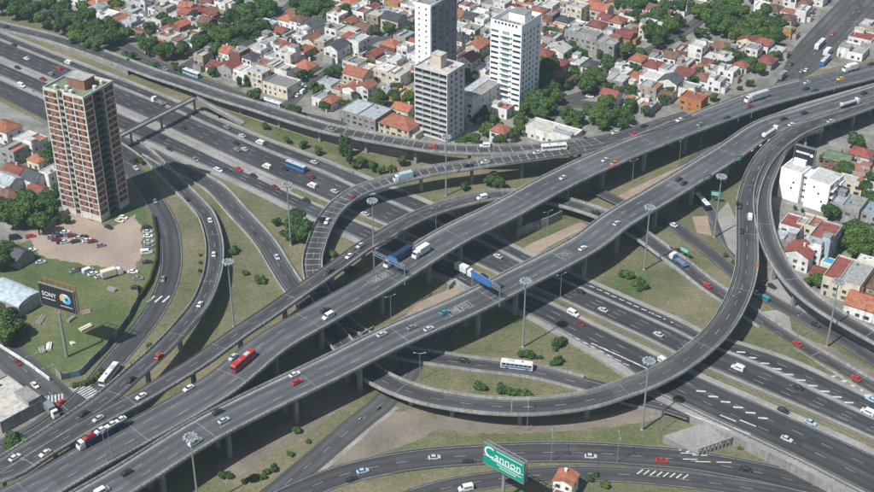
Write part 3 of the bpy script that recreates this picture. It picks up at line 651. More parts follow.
# speed legends painted on the two decks
def text_mesh(body, size, mat, name, ext=0.0, space=1.0):
    cu = bpy.data.curves.new('t', 'FONT'); cu.body = body; cu.size = size; cu.extrude = ext; cu.space_character = space; cu.align_x = 'CENTER'; cu.align_y = 'CENTER'; cu.resolution_u = 3
    to = bpy.data.objects.new('t', cu); COL.objects.link(to); dg = bpy.context.evaluated_depsgraph_get()
    me = bpy.data.meshes.new_from_object(to.evaluated_get(dg)); bpy.data.objects.remove(to); me.name = name; me.materials.clear(); me.materials.append(mat); return me
T80 = text_mesh('80', 3.0, M['lane_mark'], 'speed_numeral')
def legend(root, key, px, py, rev):
    pa = PATHS[key]; i = pa.near(px, py); z = pa.C[i].z+0.03; c = P(px, py, z); t = pa.tan(pa.s[i]); a = math.atan2(t.y, t.x)
    o = link('speed_marking', T80, root, c-root.location, a+(R(90) if rev else R(-90))); o.scale = (1.0, 1.9, 1)
    mb = MB(); 
    for x0, x1, y0, y1 in ((-3.2,3.2,-1.95,-1.75),(-3.2,3.2,1.75,1.95),(-3.2,-2.95,-1.75,1.75),(2.95,3.2,-1.75,1.75)): mb.face([(x0,y0,0),(x1,y0,0),(x1,y1,0),(x0,y1,0)])
    b = mb.build('speed_marking', M['lane_mark'], root, loc=c-root.location); b.rotation_euler = (0, 0, a)
legend(VA, 'A', 375.5, 279.5, True); legend(VA, 'A', 384.5, 275, True)
legend(VB, 'B', 455, 311, False); legend(VB, 'B', 463.5, 306, False); legend(VB, 'B', 563.5, 254, False)
# white delineator dashes on the gore between near flyover and loop ramp
chevrons('gore_marking', [(710+k*8.4, 176.5-k*5.2, 11.75) for k in range(8)], 0, ang=95, ln=2.2, w=0.7)

# gore slab joining far flyover, near flyover
patchg = [P(776,113,10.4), P(800,104,10.1), P(840,92.5,9.6), P(874,83,9.2), P(880,85,9.2), P(842,96,9.6), P(800,109.5,10.3), P(783,118,10.6)]
mb = MB(); mb.v = [tuple(p) for p in patchg]
for t in geometry.tessellate_polygon([patchg]): mb.f.append(tuple(t)); mb.m.append(0); mb.uv += [(0,0)]*3
up_normals(mb); mb.build('gore_slab', M['conc'], VA, VA.location)

# guardrails along highway edges
def guard(key, f, s0, s1, label, name='guardrail', h=0.75, conc=False, dz=0.0, cat=None):
    pa = PATHS[key]; s1 = min(s1, pa.s[-1]); org = pa.pt((s0+s1)/2, f); org.z = 0
    root = thing(name, label, cat or name.replace('_', ' '), org); w = MB(); p = MB(); d = s0; prev = None
    while d <= s1:
        c = pa.pt(d, f, dz)
        if prev is not None:
            if conc: w.beam(prev+Vector((0,0,h/2)), c+Vector((0,0,h/2)), 0.45, h)
            else:
                w.beam(prev+Vector((0,0,h-0.18)), c+Vector((0,0,h-0.18)), 0.14, 0.34); m = (prev+c)/2
                for q in (prev, m): p.box(q.x-.08, q.x+.08, q.y-.08, q.y+.08, q.z-0.1, q.z+h)
        prev = c; d += 4.0
    w.build('barrier_wall' if conc else 'rail', M['conc'] if conc else M['rail'], root, org)
    if p.f: tag(p.build('post', M['rail'], root, org), kind='stuff')
guard('H3', 0.97, 0, 470, 'steel guardrail along the near edge of the highway left of the flyovers')
guard('H3', 0.99, 500, 760, 'guardrail on the retaining wall along the near edge of the highway at lower right', h=1.1)
guard('H1', 0.02, 0, 330, 'low concrete wall between the highway and the viaduct ramp', 'barrier_wall', 0.9, True)
guard('H1', 0.93, 0, 330, 'low concrete divider between the two upper highway carriageways', 'barrier_wall', 0.7, True)
guard('HM', 0.5, 0, 300, 'concrete median barrier along the highway left of the loop ramp', 'barrier_wall', 0.8, True)
guard('HM', 0.5, 430, 760, 'median barrier along the planted highway median at right', 'guardrail', 0.8)
guard('H4', 0.02, 0, 115, 'low divider between highway and collector lanes behind the brick tower', 'barrier_wall', 0.7, True)
guard('L1', 0.99, 90, 330, 'guardrail on the outer edge of the exit road beside the lawn')
guard('V1', 0.02, 60, 520, 'guardrail on the upper edge of the lower road')
guard('V1', 0.98, 60, 520, 'guardrail on the lower edge of the lower road')

# ------------------------------------------------------------------ buildings
RZ = R(-33.0)
def window_mesh(name, w, h, d=0.10, axis='y', frame=0.12, glass='glass', fr='frame'):
    """frame and pane; axis 'y': on a face looking to -y, 'x': on a face looking to +x (origin at the middle of the wall face)"""
    mb = MB(); e = d
    def bx(a0, a1, b0, b1, z0, z1, m):      # a along the wall, b outwards
        if axis == 'y': mb.box(a0, a1, -b1, -b0, z0, z1, m)
        else: mb.box(b0, b1, a0, a1, z0, z1, m)
    bx(-w/2, w/2, -0.02, e*0.5, -h/2, h/2, 1)
    f = frame
    bx(-w/2-f, w/2+f, -0.02, e, h/2, h/2+f, 0); bx(-w/2-f, w/2+f, -0.02, e*1.6, -h/2-f, -h/2, 0)
    bx(-w/2-f, -w/2, -0.02, e, -h/2, h/2, 0); bx(w/2, w/2+f, -0.02, e, -h/2, h/2, 0)
    return mb.data(name, [M[fr], M[glass]])
WIN = {(ax, k): window_mesh('window', w, h, 0.1, ax) for ax in 'xy' for k, (w, h) in {'s': (1.0, 1.1), 'm': (1.5, 1.3), 'l': (2.2, 1.4)}.items()}
DOOR = {ax: window_mesh('door', 1.0, 2.1, 0.12, ax, 0.12, 'dark_metal') for ax in 'xy'}
def cyl_mesh(name, r, h, mat, n=12):
    mb = MB(); mb.tube((0,0,0), (0,0,h), r, r, n); mb.tube((0,0,h), (0,0,h+0.18), r*0.92, r*0.4, n); return mb.data(name, mat)
TANK = [cyl_mesh('water_tank', 0.65, 1.3, m) for m in (plain('tank_white', (0.6,0.6,0.58)), plain('tank_grey', (0.3,0.31,0.32)), plain('tank_blue', (0.16,0.3,0.45)))]
def rooft(kind, w, d, h, rise, over=0.35):
    """pitched roof over w x d at height h, thickness kept"""
    mb = MB(); x, y = w/2+over, d/2+over; t = 0.22
    if kind == 'hip':
        if w >= d: a = [(-(w-d)/2-0.1, 0, h+rise), ((w-d)/2+0.1, 0, h+rise)]
        else: a = [(0, -(d-w)/2-0.1, h+rise), (0, (d-w)/2+0.1, h+rise)]
        c = [(-x,-y,h), (x,-y,h), (x,y,h), (-x,y,h)]
        if w >= d: mb.mesh_part(c+a, [(0,1,5,4),(1,2,5),(2,3,4,5),(3,0,4)])
        else: mb.mesh_part(c+a, [(0,1,4),(1,2,5,4),(2,3,5),(3,0,4,5)])
        mb.box(-x, x, -y, y, h-t, h-0.003)
    elif kind == 'gable_x':                 # ridge along x
        mb.mesh_part([(-x,-y,h),(x,-y,h),(x,0,h+rise),(-x,0,h+rise),(x,y,h),(-x,y,h),(-x,-y,h-t),(x,-y,h-t),(x,0,h+rise-t),(-x,0,h+rise-t),(x,y,h-t),(-x,y,h-t)],
            [(0,1,2,3),(3,2,4,5),(6,9,8,7),(9,11,10,8),(0,6,7,1),(5,4,10,11),(0,3,9,6),(3,5,11,9),(1,7,8,2),(2,8,10,4)])
    elif kind == 'gable_y':
        mb.mesh_part([(-x,-y,h),(-x,y,h),(0,y,h+rise),(0,-y,h+rise),(x,y,h),(x,-y,h),(-x,-y,h-t),(-x,y,h-t),(0,y,h+rise-t),(0,-y,h+rise-t),(x,y,h-t),(x,-y,h-t)],
            [(0,3,2,1),(3,5,4,2),(6,7,8,9),(9,8,10,11),(0,1,7,6),(5,11,10,4),(0,6,9,3),(3,9,11,5),(1,2,8,7),(2,4,10,8)])
    return mb
def gable_wall(mb, kind, w, d, h, rise):
    if kind == 'gable_x':
        for x in (-w/2, w/2): mb.face([(x,-d/2,h-0.25),(x,d/2,h-0.25),(x,0,h+rise-0.25)])
    elif kind == 'gable_y':
        for y in (-d/2, d/2): mb.face([(-w/2,y,h-0.25),(w/2,y,h-0.25),(0,y,h+rise-0.25)])
def flat_roof(root, wall, roofm, w, d, h, cx=0, cy=0, par=0.55, parent=None, name='roof'):
    mb = MB(); mb.box(cx-w/2+0.2, cx+w/2-0.2, cy-d/2+0.2, cy+d/2-0.2, h-0.1, h+0.04); mb.build(name, roofm, parent or root)
def shell(mb, w, d, h, par=0.0, cx=0, cy=0, z0=0.0):
    x0, x1, y0, y1 = cx-w/2, cx+w/2, cy-d/2, cy+d/2
    mb.box(x0, x1, y0, y1, z0, h)
    if par:
        t = 0.2
        mb.box(x0, x1, y0, y0+t, h, h+par); mb.box(x0, x1, y1-t, y1, h, h+par); mb.box(x0, x0+t, y0+t, y1-t, h, h+par); mb.box(x1-t, x1, y0+t, y1-t, h, h+par)
def house(label, cx, cy, w, d, h, kind, wall, roof, rz=RZ, group=None, annex=True, rnd=random, nwin=True, name='house', cat='house', rise=None):
    root = thing(name, label, cat, (cx, cy, 0), rz, group)
    rise = rise or min(w, d)*rnd.uniform(0.22, 0.32)
    mb = MB()
    if kind == 'flat': shell(mb, w, d, h, rnd.choice((0.35, 0.6, 0.9)))
    else:
        shell(mb, w, d, h-0.25); gable_wall(mb, kind, w, d, h, rise)
    mb.build('wall', WALL[wall], root)
    if kind == 'flat': flat_roof(root, wall, ROOF[roof], w, d, h)
    else: rooft(kind, w, d, h, rise).build('roof', ROOF[roof], root)
    if kind == 'flat':
        if rnd.random() < 0.55:
            m2 = MB(); fx = rnd.uniform(0.3, 0.55)*w; a0 = rnd.choice((-w/2+0.25, w/2-0.25-fx)); m2.box(a0, a0+fx, -d/2+0.25, d/2-0.25, h+0.04, h+0.09); m2.build('terrace', ROOF[rnd.choice(('terracotta', 'grey', 'red', 'white', 'tin', 'pale'))], root)
            m2 = MB(); xw = a0 if a0 > -w/2+0.5 else a0+fx; m2.box(xw-0.1, xw+0.1, -d/2+0.2, d/2-0.2, h+0.04, h+rnd.uniform(0.5, 1.6)); m2.build('terrace_wall', WALL[wall], root)
        if rnd.random() < 0.75:
            link('water_tank', rnd.choice(TANK), root, (rnd.uniform(-w/2+1.3, w/2-1.3), rnd.uniform(-d/2+1.3, d/2-1.3), h+0.05))
        if rnd.random() < 0.55:
            sw, sd2, sh = rnd.uniform(2.2, w*0.5), rnd.uniform(2.2, d*0.45), rnd.uniform(2.0, 2.7); sx, sy = rnd.choice((-1, 1))*(w/2-sw/2-0.4), rnd.choice((-1, 1))*(d/2-sd2/2-0.4)
            m2 = MB(); shell(m2, sw, sd2, h+sh, 0, sx, sy, h+0.05); r2 = m2.build('roof_room', WALL[rnd.choice((wall, wall, 'grey', 'white'))], root)
            m2 = MB(); m2.box(sx-sw/2-0.2, sx+sw/2+0.2, sy-sd2/2-0.2, sy+sd2/2+0.2, h+sh, h+sh+0.15); m2.build('roof', ROOF[rnd.choice(('grey','pale','terracotta','tin'))], r2)
    else:
        if rnd.random() < 0.5:
            m2 = MB(); m2.box(-0.4, 0.4, -0.3, 0.3, h-0.3, h+rise+0.8); m2.box(-0.5, 0.5, -0.4, 0.4, h+rise+0.8, h+rise+0.95); m2.build('chimney', WALL[rnd.choice(('brick', wall))], root, loc=(rnd.uniform(-w*0.25, w*0.25), rnd.uniform(0, d*0.25), 0))
    if nwin:
        fl = max(1, int(h/2.7))
        for f in range(fl):
            z = f*2.8+1.6
            n = max(1, int(w/3.2))
            for k in range(n):
                x = -w/2+w*(k+0.5)/n+rnd.uniform(-0.2, 0.2)
                if f == 0 and k == 0: link('door', DOOR['y'], root, (x, -d/2, 1.1)); continue
                if rnd.random() < 0.85: link('window', WIN['y', rnd.choice('sml')], root, (x, -d/2, z))
            n = max(1, int(d/3.6))
            for k in range(n):
                if rnd.random() < 0.7: link('window', WIN['x', rnd.choice('ssm')], root, (w/2, -d/2+d*(k+0.5)/n, z))
    if annex:
        side = rnd.choice(('back', 'front', 'right')); aw, ad, ah = rnd.uniform(0.5, 0.95)*w, rnd.uniform(2.8, 4.6), rnd.choice((2.8, 3.0, 3.4))
        if side == 'right': ax_, ay = w/2+1.3, rnd.uniform(-d*0.2, d*0.2); aw, ad = 2.6, rnd.uniform(0.4, 0.8)*d
        else: ax_ = rnd.uniform(-1, 1)*(w-aw)/2; ay = (d/2+ad/2) if side == 'back' else (-d/2-ad/2)
        if side == 'front' and nwin: ad = 2.2; ay = -d/2-ad/2
        m2 = MB(); shell(m2, aw, ad, min(ah, h-0.4), 0.3, ax_, ay); an = m2.build('annex', WALL[rnd.choice((wall, wall, 'grey', 'cream', 'white'))], root)
        m2 = MB(); m2.box(ax_-aw/2+0.2, ax_+aw/2-0.2, ay-ad/2+0.2, ay+ad/2-0.2, min(ah, h-0.4)-0.1, min(ah, h-0.4)+0.05)
        m2.build('roof', ROOF[rnd.choice(('grey','grey','terracotta','pale','tin','red','orange'))], an)
        if side == 'back' and rnd.random() < 0.7:
            m2 = MB(); y0 = d/2+ad; y1 = y0+rnd.uniform(1.5, 3)
            m2.box(-w/2, w/2, y1-0.2, y1, 0, 2.0); m2.box(-w/2, -w/2+0.2, d/2, y1-0.2, 0, 2.0); m2.box(w/2-0.2, w/2, d/2+0.003, y1-0.2, 0, 2.0)
            m2.build('patio_wall', WALL[rnd.choice((wall, 'white', 'grey'))], root)
    return root

# brick tower at the left ---------------------------------------------------
def frame_of(F, rz): return F, Vector((math.cos(rz), math.sin(rz), 0)), Vector((-math.sin(rz), math.cos(rz), 0))
def brick_tower():
    F = P(101.6, 222.5); rz = R(-28); wl, wr, fh, nf = 21.8, 18.8, 2.96, 20; Hh = fh*nf
    root = thing('apartment_tower', 'tall red brick apartment tower with pale concrete grid and green roof at left', 'apartment tower', F, rz)
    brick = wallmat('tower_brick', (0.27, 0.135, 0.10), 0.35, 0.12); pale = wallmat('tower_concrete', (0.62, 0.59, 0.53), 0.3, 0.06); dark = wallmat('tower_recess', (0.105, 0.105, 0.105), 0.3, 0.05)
    mb = MB(); z1 = Hh
    mb.box(-wl, -14, 0, wr, 0, z1); mb.box(-11.2, 0, 0, 5.5, 0, z1); mb.box(-11.2, 0, 12.5, wr, 0, z1); mb.build('wall', pale, root)
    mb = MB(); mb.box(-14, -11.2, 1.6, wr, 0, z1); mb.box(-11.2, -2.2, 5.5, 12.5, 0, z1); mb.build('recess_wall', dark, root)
    sec_l = [(-21.8, -14), (-11.2, -5.6), (-5.6, 0)]; sec_r = [(0, 5.5), (12.5, 18.8)]
    fb = MB()                                # one floor's slab edge
    fb.box(-21.9, -13.95, -0.16, -0.003, -0.22, 0.22); fb.box(-11.25, 0.16, -0.16, -0.003, -0.22, 0.22); fb.box(0.003, 0.16, -0.003, 5.55, -0.22, 0.22); fb.box(0.003, 0.16, 12.45, 18.9, -0.22, 0.22); fbm = fb.data('floor_slab', pale)
    fb1 = MB(); fb1.box(-21.9, -13.95, -0.16, -0.003, -0.22, 0.22); fb2 = MB(); fb2.box(-11.25, 0.16, -0.16, -0.003, -0.22, 0.22); fb3 = MB(); fb3.box(0.003, 0.16, -0.003, 5.55, -0.22, 0.22); fb4 = MB(); fb4.box(0.003, 0.16, 12.45, 18.9, -0.22, 0.22); slabs = [q.data('floor_slab', pale) for q in (fb1, fb2, fb3, fb4)]
    bm_ = MB(); bm_.box(-1.9, -0.1, 5.55, 12.45, -0.12, 0.05); bm_.box(-0.25, -0.1, 5.55, 12.45, 0.05, 1.0); balm = bm_.data('balcony', dark)
    b2 = MB(); b2.box(-13.95, -11.25, 0.1, 1.6, -0.12, 0.05); b2.box(-13.95, -11.25, 0.1, 0.22, 0.05, 1.0); bal2 = b2.data('balcony', wallmat('balcony_panel', (0.34, 0.36, 0.33), 0.3))
    pan = {}
    for a, b in sec_l:
        m_ = MB(); m_.box(a+0.35, b-0.35, -0.07, -0.002, 0.24, fh-0.24); pan['l', a] = m_.data('brick_panel', brick)
    for a, b in sec_r:
        m_ = MB(); m_.box(0.002, 0.07, a+0.35, b-0.35, 0.24, fh-0.24); pan['r', a] = m_.data('brick_panel', brick)
    wy, wx = window_mesh('window', 1.0, 1.25, 0.14, 'y', 0.07, 'glass', 'dark_metal'), window_mesh('window', 1.0, 1.2, 0.14, 'x', 0.07, 'glass', 'dark_metal'); wyl = window_mesh('window', 2.3, 1.7, 0.16, 'y', 0.1, 'glass', 'frame')
    a_ = MB(); a_.box(-0.42, 0.42, -0.42, 0, -0.28, 0.28); acm = a_.data('air_conditioner', M['metal'])
    rr = random.Random(3)
    for f in range(nf):
        z = f*fh
        for q in (slabs if f < nf-1 else []): link('floor_slab', q, root, (0, 0, z+fh))
        link('balcony', balm, root, (0, 0, z+0.1)); link('balcony', bal2, root, (0, 0, z+0.1))
        if f == 0: continue
        for k in pan: link('brick_panel', pan[k], root, (0, 0, z))
        for x in (-20.2, -15.6, -10.2, -6.7, -4.6, -1.2):
            if rr.random() < 0.93: link('window', wy if rr.random() < 0.8 else wy, root, (x+rr.uniform(-.05, .05), -0.06, z+1.55))
        for x in (-18.6, -8.6, -3.0):
            if rr.random() < 0.4: link('air_conditioner', acm, root, (x+rr.uniform(-.4, .4), -0.07, z+rr.uniform(0.7, 1.1)))
        for y in (1.6, 4.0, 14.2, 17.0): link('window', wx, root, (0.06, y, z+1.55))
        for y in (7.3, 10.7): link('window', wx, root, (-2.2, y, z+1.5))
    mb = MB()
    for x in (-21.8, -14.3, -11.2, -5.8, -0.34): mb.box(x, x+0.42, -0.2, -0.002, 0, Hh-0.3)
    for y in (-0.2, 5.2, 12.4, 18.5): mb.box(0.003, 0.2, y, y+0.42, 0, Hh-0.3)
    mb.build('column', pale, root)
    gr = mottled('roof_green', (0.10, 0.15, 0.085), (0.18, 0.22, 0.14), 0.2)
    mb = MB(); mb.box(-wl+0.35, -14.003, 0.35, wr-0.35, Hh, Hh+0.08); mb.box(-14.001, -11.2, 1.95, wr-0.35, Hh, Hh+0.08); mb.box(-11.198, -0.35, 0.35, wr-0.35, Hh, Hh+0.08); mb.build('roof', gr, root)
    mb = MB()
    for b in ((-wl,-14,0,0.3),(-wl,-wl+0.3,0.3,wr),(-wl+0.3,0,wr-0.3,wr),(-0.3,0,0,wr-0.3),(-11.2,-0.3,0,0.3),(-14.3,-14,0.3,1.6),(-11.2,-10.9,0.3,1.6),(-14,-11.2,1.6,1.9)): mb.box(*b, Hh, Hh+1.0)
    mb.build('parapet', pale, root)
    mb = MB(); mb.box(-14.5, -4.8, 7, 13.5, Hh+0.08, Hh+4.4); ph = mb.build('penthouse', brick, root)
    mb = MB(); mb.box(-14.8, -4.5, 6.7, 13.8, Hh+4.4, Hh+4.75); mb.build('roof', ROOF['pale'], ph)
    for x, y in ((-3.2, 15.5), (-2.2, 10.0), (-8.2, 2.2), (-17.5, 3.0), (-12.5, 4.6)): link('water_tank', TANK[0], root, (x, y, Hh+0.08)).scale = (1.4, 1.4, 1.2)
brick_tower()
def white_tower():
    F = P(519, 111); rz = R(-33); wl, wr, fh, nf = 17.8, 19.8, 2.9, 14; Hh = 46.0
    root = thing('apartment_tower', 'white apartment tower with dark window strips and glazed balconies beside the trees', 'apartment tower', F, rz)
    wm = wallmat('tower_white', (0.84, 0.85, 0.85), 0.1, 0.04); wb = wallmat('tower_side', (0.7, 0.72, 0.74), 0.1, 0.04)
    mb = MB(); shell(mb, wl, wr, Hh-2.2, 2.2, -wl/2, wr/2); mb.build('wall', wm, root)
    flat_roof(root, None, ROOF['pale'], wl, wr, Hh-2.1, -wl/2, wr/2)
    strip_ = window_mesh('window', 4.2, 1.0, 0.08, 'y', 0.08, 'glass', 'frame'); gl = window_mesh('window', 4.0, 1.7, 0.08, 'y', 0.06, 'glass_green', 'frame'); sx = window_mesh('window', 1.3, 1.3, 0.08, 'x', 0.06); sn = window_mesh('window', 0.8, 1.2, 0.08, 'x', 0.06)
    bm_ = MB(); bm_.box(-12.4, -5.4, -1.1, -0.002, -0.12, 0.06); bm_.box(-12.4, -5.4, -1.1, -1.0, 0.06, 0.85); bal = bm_.data('balcony', wm)
    for f in range(nf):
        z = 1.2+f*fh
        link('window', strip_, root, (-15.2, 0, z+1.4)); link('window', strip_, root, (-2.6, 0, z+1.4)); link('window', gl, root, (-8.9, 0, z+1.25)); link('balcony', bal, root, (0, 0, z))
        for y in (3.0, 9.2, 16.6): link('window', sx, root, (0, y, z+1.4))
        for y in (6.2, 12.6): link('window', sn, root, (0, y, z+1.4))
    mb = MB()
    for k in range(7): mb.box(-15.6+k*2.0, -14.6+k*2.0, -0.10, -0.002, Hh-1.6, Hh-0.5)
    mb.build('roof_opening', M['glass'], root)
    mb = MB(); mb.box(-12, -3, 8, 15, Hh-2.06, Hh+2.2); ph = mb.build('penthouse', wm, root)
    mb = MB(); mb.box(-12.2, -2.8, 7.8, 15.2, Hh+2.2, Hh+2.5); mb.build('roof', ROOF['grey'], ph)
    mb = MB()
    for k in range(5): mb.box(-15+k*2.4, -13.6+k*2.4, 3, 4.6, Hh-2.06, Hh-0.6)
    mb.build('roof_machine', M['metal'], root)
white_tower()
def grey_tower():
    F = P(447, 143.5); rz = R(-34); wl, wr, fh, nf = 19, 15.2, 2.9, 12; Hh = 35.5
    root = thing('apartment_block', 'grey concrete apartment block with rows of dark balconies behind the curved viaduct', 'apartment block', F, rz)
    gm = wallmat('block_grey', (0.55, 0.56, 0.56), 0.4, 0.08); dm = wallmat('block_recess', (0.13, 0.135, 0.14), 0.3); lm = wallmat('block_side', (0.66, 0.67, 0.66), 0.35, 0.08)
    mb = MB(); mb.box(-wl, 0, 1.4, wr, 0, Hh); mb.box(-wl, -wl+0.35, 0, 1.4, 0, Hh); mb.box(-0.35, 0, 0, 1.4, 0, Hh); mb.build('wall', lm, root)
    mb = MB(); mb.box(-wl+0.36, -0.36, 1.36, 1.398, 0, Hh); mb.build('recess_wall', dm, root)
    mb = MB(); mb.box(-wl+0.36, -0.36, 0.1, 1.35, -0.15, 0.1); mb.box(-wl+0.36, -0.36, 0.0, 0.1, -0.15, 1.05); bal = mb.data('balcony', gm)
    mb = MB(); mb.box(-0.1, 0.1, 0.02, 1.35, 0, Hh); dv = mb.data('divider', gm)
    for x in (-14.3, -9.5, -4.8): link('divider', dv, root, (x, -0.05, 0))
    wl_ = window_mesh('window', 3.2, 1.6, 0.08, 'y', 0.08); sx = window_mesh('window', 1.4, 1.3, 0.08, 'x', 0.06)
    for f in range(nf):
        z = f*fh+0.6; link('balcony', bal, root, (0, 0, z))
        for x in (-16.6, -11.9, -7.1, -2.6): link('window', wl_, root, (x, 1.36, z+1.7))
        for y in (3.6, 7.6, 12.2): link('window', sx, root, (0, y, z+1.6))
    mb = MB(); mb.box(-wl, 0, 0, 0.3, Hh, Hh+0.9); mb.box(-wl, -wl+0.3, 0.3, wr, Hh, Hh+0.9); mb.box(-0.3, 0, 0.3, wr, Hh, Hh+0.9); mb.box(-wl+0.3, -0.3, wr-0.3, wr, Hh, Hh+0.9); mb.build('parapet', gm, root)
    mb = MB(); mb.box(-wl+0.3, -0.3, 0.3, wr-0.3, Hh-0.1, Hh+0.06); mb.build('roof', ROOF['pale'], root)
    mb = MB(); mb.box(-12.5, -7.0, 5, 10, Hh+0.06, Hh+6.5); ph = mb.build('penthouse', WALL['cream'], root)
    mb = MB(); mb.box(-12.7, -6.8, 4.8, 10.2, Hh+6.5, Hh+6.8); mb.build('roof', ROOF['pale'], ph)
    link('water_tank', TANK[1], root, (-4, 9, Hh+0.06)); link('water_tank', TANK[0], root, (-15.5, 6, Hh+0.06))
grey_tower()
def back_tower():
    rz = R(-33); L = P(415.5, 97); e = Vector((math.cos(rz), math.sin(rz), 0)); F = L+e*9.6; wl, wr, fh, nf = 9.6, 24.0, 2.95, 17; Hh = 51
    root = thing('apartment_tower', 'tall apartment tower with white end wall and dark blue-grey long side', 'apartment tower', F, rz)
    wm = wallmat('back_white', (0.84, 0.84, 0.83), 0.15, 0.05); dk = wallmat('back_dark', (0.21, 0.235, 0.27), 0.25, 0.08); md = wallmat('back_mid', (0.34, 0.36, 0.38), 0.3)
    mb = MB(); mb.box(-wl, -0.3, 0, wr, 0, Hh); mb.build('wall', wm, root)
    mb = MB(); mb.box(-0.298, 0, 0, wr, 0, Hh); mb.build('side_wall', dk, root)
    mb = MB()
    for y in (0, 6, 12, 17.7, wr-0.5): mb.box(0.002, 0.35, y, y+0.5, 0, Hh+1)
    mb.build('rib', md, root)
    fs = MB(); fs.box(0.002, 0.2, 0.5, wr-0.5, -0.15, 0.15); fsm = fs.data('floor_slab', md); sx = window_mesh('window', 1.9, 1.3, 0.1, 'x', 0.08); sy = window_mesh('window', 0.8, 0.9, 0.06, 'y', 0.05)
    for f in range(nf):
        z = f*fh+0.8; link('floor_slab', fsm, root, (0, 0, z))
        for y in (3.2, 9.2, 15.2, 20.8): link('window', sx, root, (0, y, z+1.6))
        for x in (-7.0, -2.8): link('window', sy, root, (x, 0, z+1.6))
    mb = MB(); mb.box(-wl, 0, 0, 0.3, Hh, Hh+1.1); mb.box(-wl, -wl+0.3, 0.3, wr, Hh, Hh+1.1); mb.box(-0.3, 0, 0.3, wr, Hh, Hh+1.1); mb.box(-wl+.3, -0.3, wr-.3, wr, Hh, Hh+1.1); mb.build('parapet', wm, root)
    mb = MB(); mb.box(-wl+0.3, -0.3, 0.3, wr-0.3, Hh-0.1, Hh+0.06); mb.build('roof', ROOF['grey'], root)
    mb = MB(); mb.box(-8, -2, 8, 15, Hh+0.06, Hh+3.4); mb.build('penthouse', md, root)
back_tower()
TOWERS = [(P(90, 213), 17), (P(518, 99)+Vector((0,0,0)), 19), (P(446, 134), 18), (P(438, 92), 19)]
# low and single buildings placed one by one -------------------------------------
SPECIAL = []
def special(label, px, py, w, d, h, kind, wall, roof, rz=RZ, **k):
    c = P(px, py, h); SPECIAL.append((c.x, c.y, max(w, d)*0.62)); rr = random.Random(int(px*7+py)); return house(label, c.x, c.y, w, d, h, kind, wall, roof, rz, rnd=rr, **k)
special('long white low building with grey flat roof beside the white tower viaduct', 553, 129, 26, 12, 5, 'flat', 'white', 'pale', annex=False, name='warehouse', cat='building')
special('long pale low block between the grey block and white tower', 479, 88, 11, 30, 13, 'flat', 'white', 'grey', annex=False, name='building', cat='building')
special('small white house with red roof terrace at the foot of the white tower', 503, 106, 9, 8, 5, 'flat', 'white', 'terracotta', annex=False)
special('large building with bright orange tiled roofs left of the grey block', 401, 122, 18, 13, 5.5, 'hip', 'cream', 'orange', annex=True)
special('orange roofed pavilion just above the large orange roofed building', 404, 107, 10, 8, 6.5, 'gable_x', 'cream', 'orange', annex=False)
special('grey metal roofed workshop near the curved viaduct', 366, 110, 22, 15, 6, 'flat', 'grey', 'tin', annex=False, name='workshop', cat='building')
special('corner house with grey slab roof at the street beside the viaduct', 282, 82, 16, 12, 6, 'flat', 'cream', 'grey', annex=False)
special('pale cream gabled house with orange roof in the middle of town', 358, 72, 13, 10, 7, 'gable_x', 'cream', 'orange')
special('white three storey house with red roof left of the back tower', 354, 37, 14, 11, 9, 'flat', 'white', 'red')
special('house with dark grey gable roof and white front wall in upper town', 337, 45, 9, 12, 8, 'gable_y', 'white', 'slate')
special('black roofed house with white gable in the upper town', 313, 24, 11, 13, 7, 'gable_y', 'white', 'slate')
special('grey slate roofed villa at the top left of the back tower', 394, 17, 12, 10, 7, 'gable_x', 'cream', 'slate')
special('orange tiled house with high gable at top between the two right groves', 600, 7, 13, 11, 7, 'gable_x', 'cream', 'orange')
special('bright orange walled house with red roof terrace beside the far flyover', 694, 97, 12, 9, 6.5, 'flat', 'orange', 'red', annex=False)
special('dark round roofed hall in tree shade right of the white tower', 563, 75, 13, 9, 4.5, 'hip', 'brown' if 'brown' in WALL else 'brick', 'brown', annex=False)
special('long grey boundary building facing the street right of white tower', 584, 32, 20, 8, 8, 'flat', 'grey', 'grey', annex=False)
special('grey two storey cube house left of the street trees', 609, 41, 12, 11, 8.5, 'flat', 'grey', 'pale', annex=False)
special('white gabled house with pale roof right of the white tower', 558, 48, 12, 10, 6.5, 'gable_y', 'white', 'pale')
special('red tiled house on the street corner above the tree cluster', 611, 93, 9, 8, 6, 'gable_x', 'white', 'red')
special('long orange tiled house between back tower and white tower', 478, 44, 9, 12, 6, 'gable_y', 'cream', 'orange')
# left edge houses
for a in (('orange roofed white house at the top of the left edge', 5, 126, 13, 10, 7, 'hip', 'white', 'orange'),
          ('white flat roofed house with roof rooms left of the brick tower', 30, 138, 13, 10, 7.5, 'flat', 'white', 'white'),
          ('grey house with blank side wall near the left edge', 14, 147, 9, 9, 7, 'flat', 'grey', 'grey'),
          ('small orange roofed house against the brick tower', 38, 158, 8, 7, 4.5, 'hip', 'cream', 'orange'),
          ('red metal roofed house in the middle of the left group', 16, 169, 11, 8, 4.5, 'gable_x', 'white', 'red'),
          ('dark slate roofed house beside the big round tree', 35, 176, 10, 9, 4.8, 'gable_x', 'white', 'slate'),
          ('pale tin roofed house at the left edge below the red roof', 8, 179, 11, 9, 4.5, 'gable_x', 'white', 'tin'),
          ('small red roofed outbuilding above the big round tree', 38, 188, 8, 6, 3.5, 'gable_x', 'white', 'red'),
          ('brown roofed house beside the big round tree at left edge', 8, 194, 11, 9, 4.5, 'hip', 'beige', 'brown'),
          ('white walled annex house touching the foot of the brick tower', 51, 170, 6, 9, 7, 'flat', 'white', 'pale')):
    special(*a, group='houses beside the brick tower', annex=False)
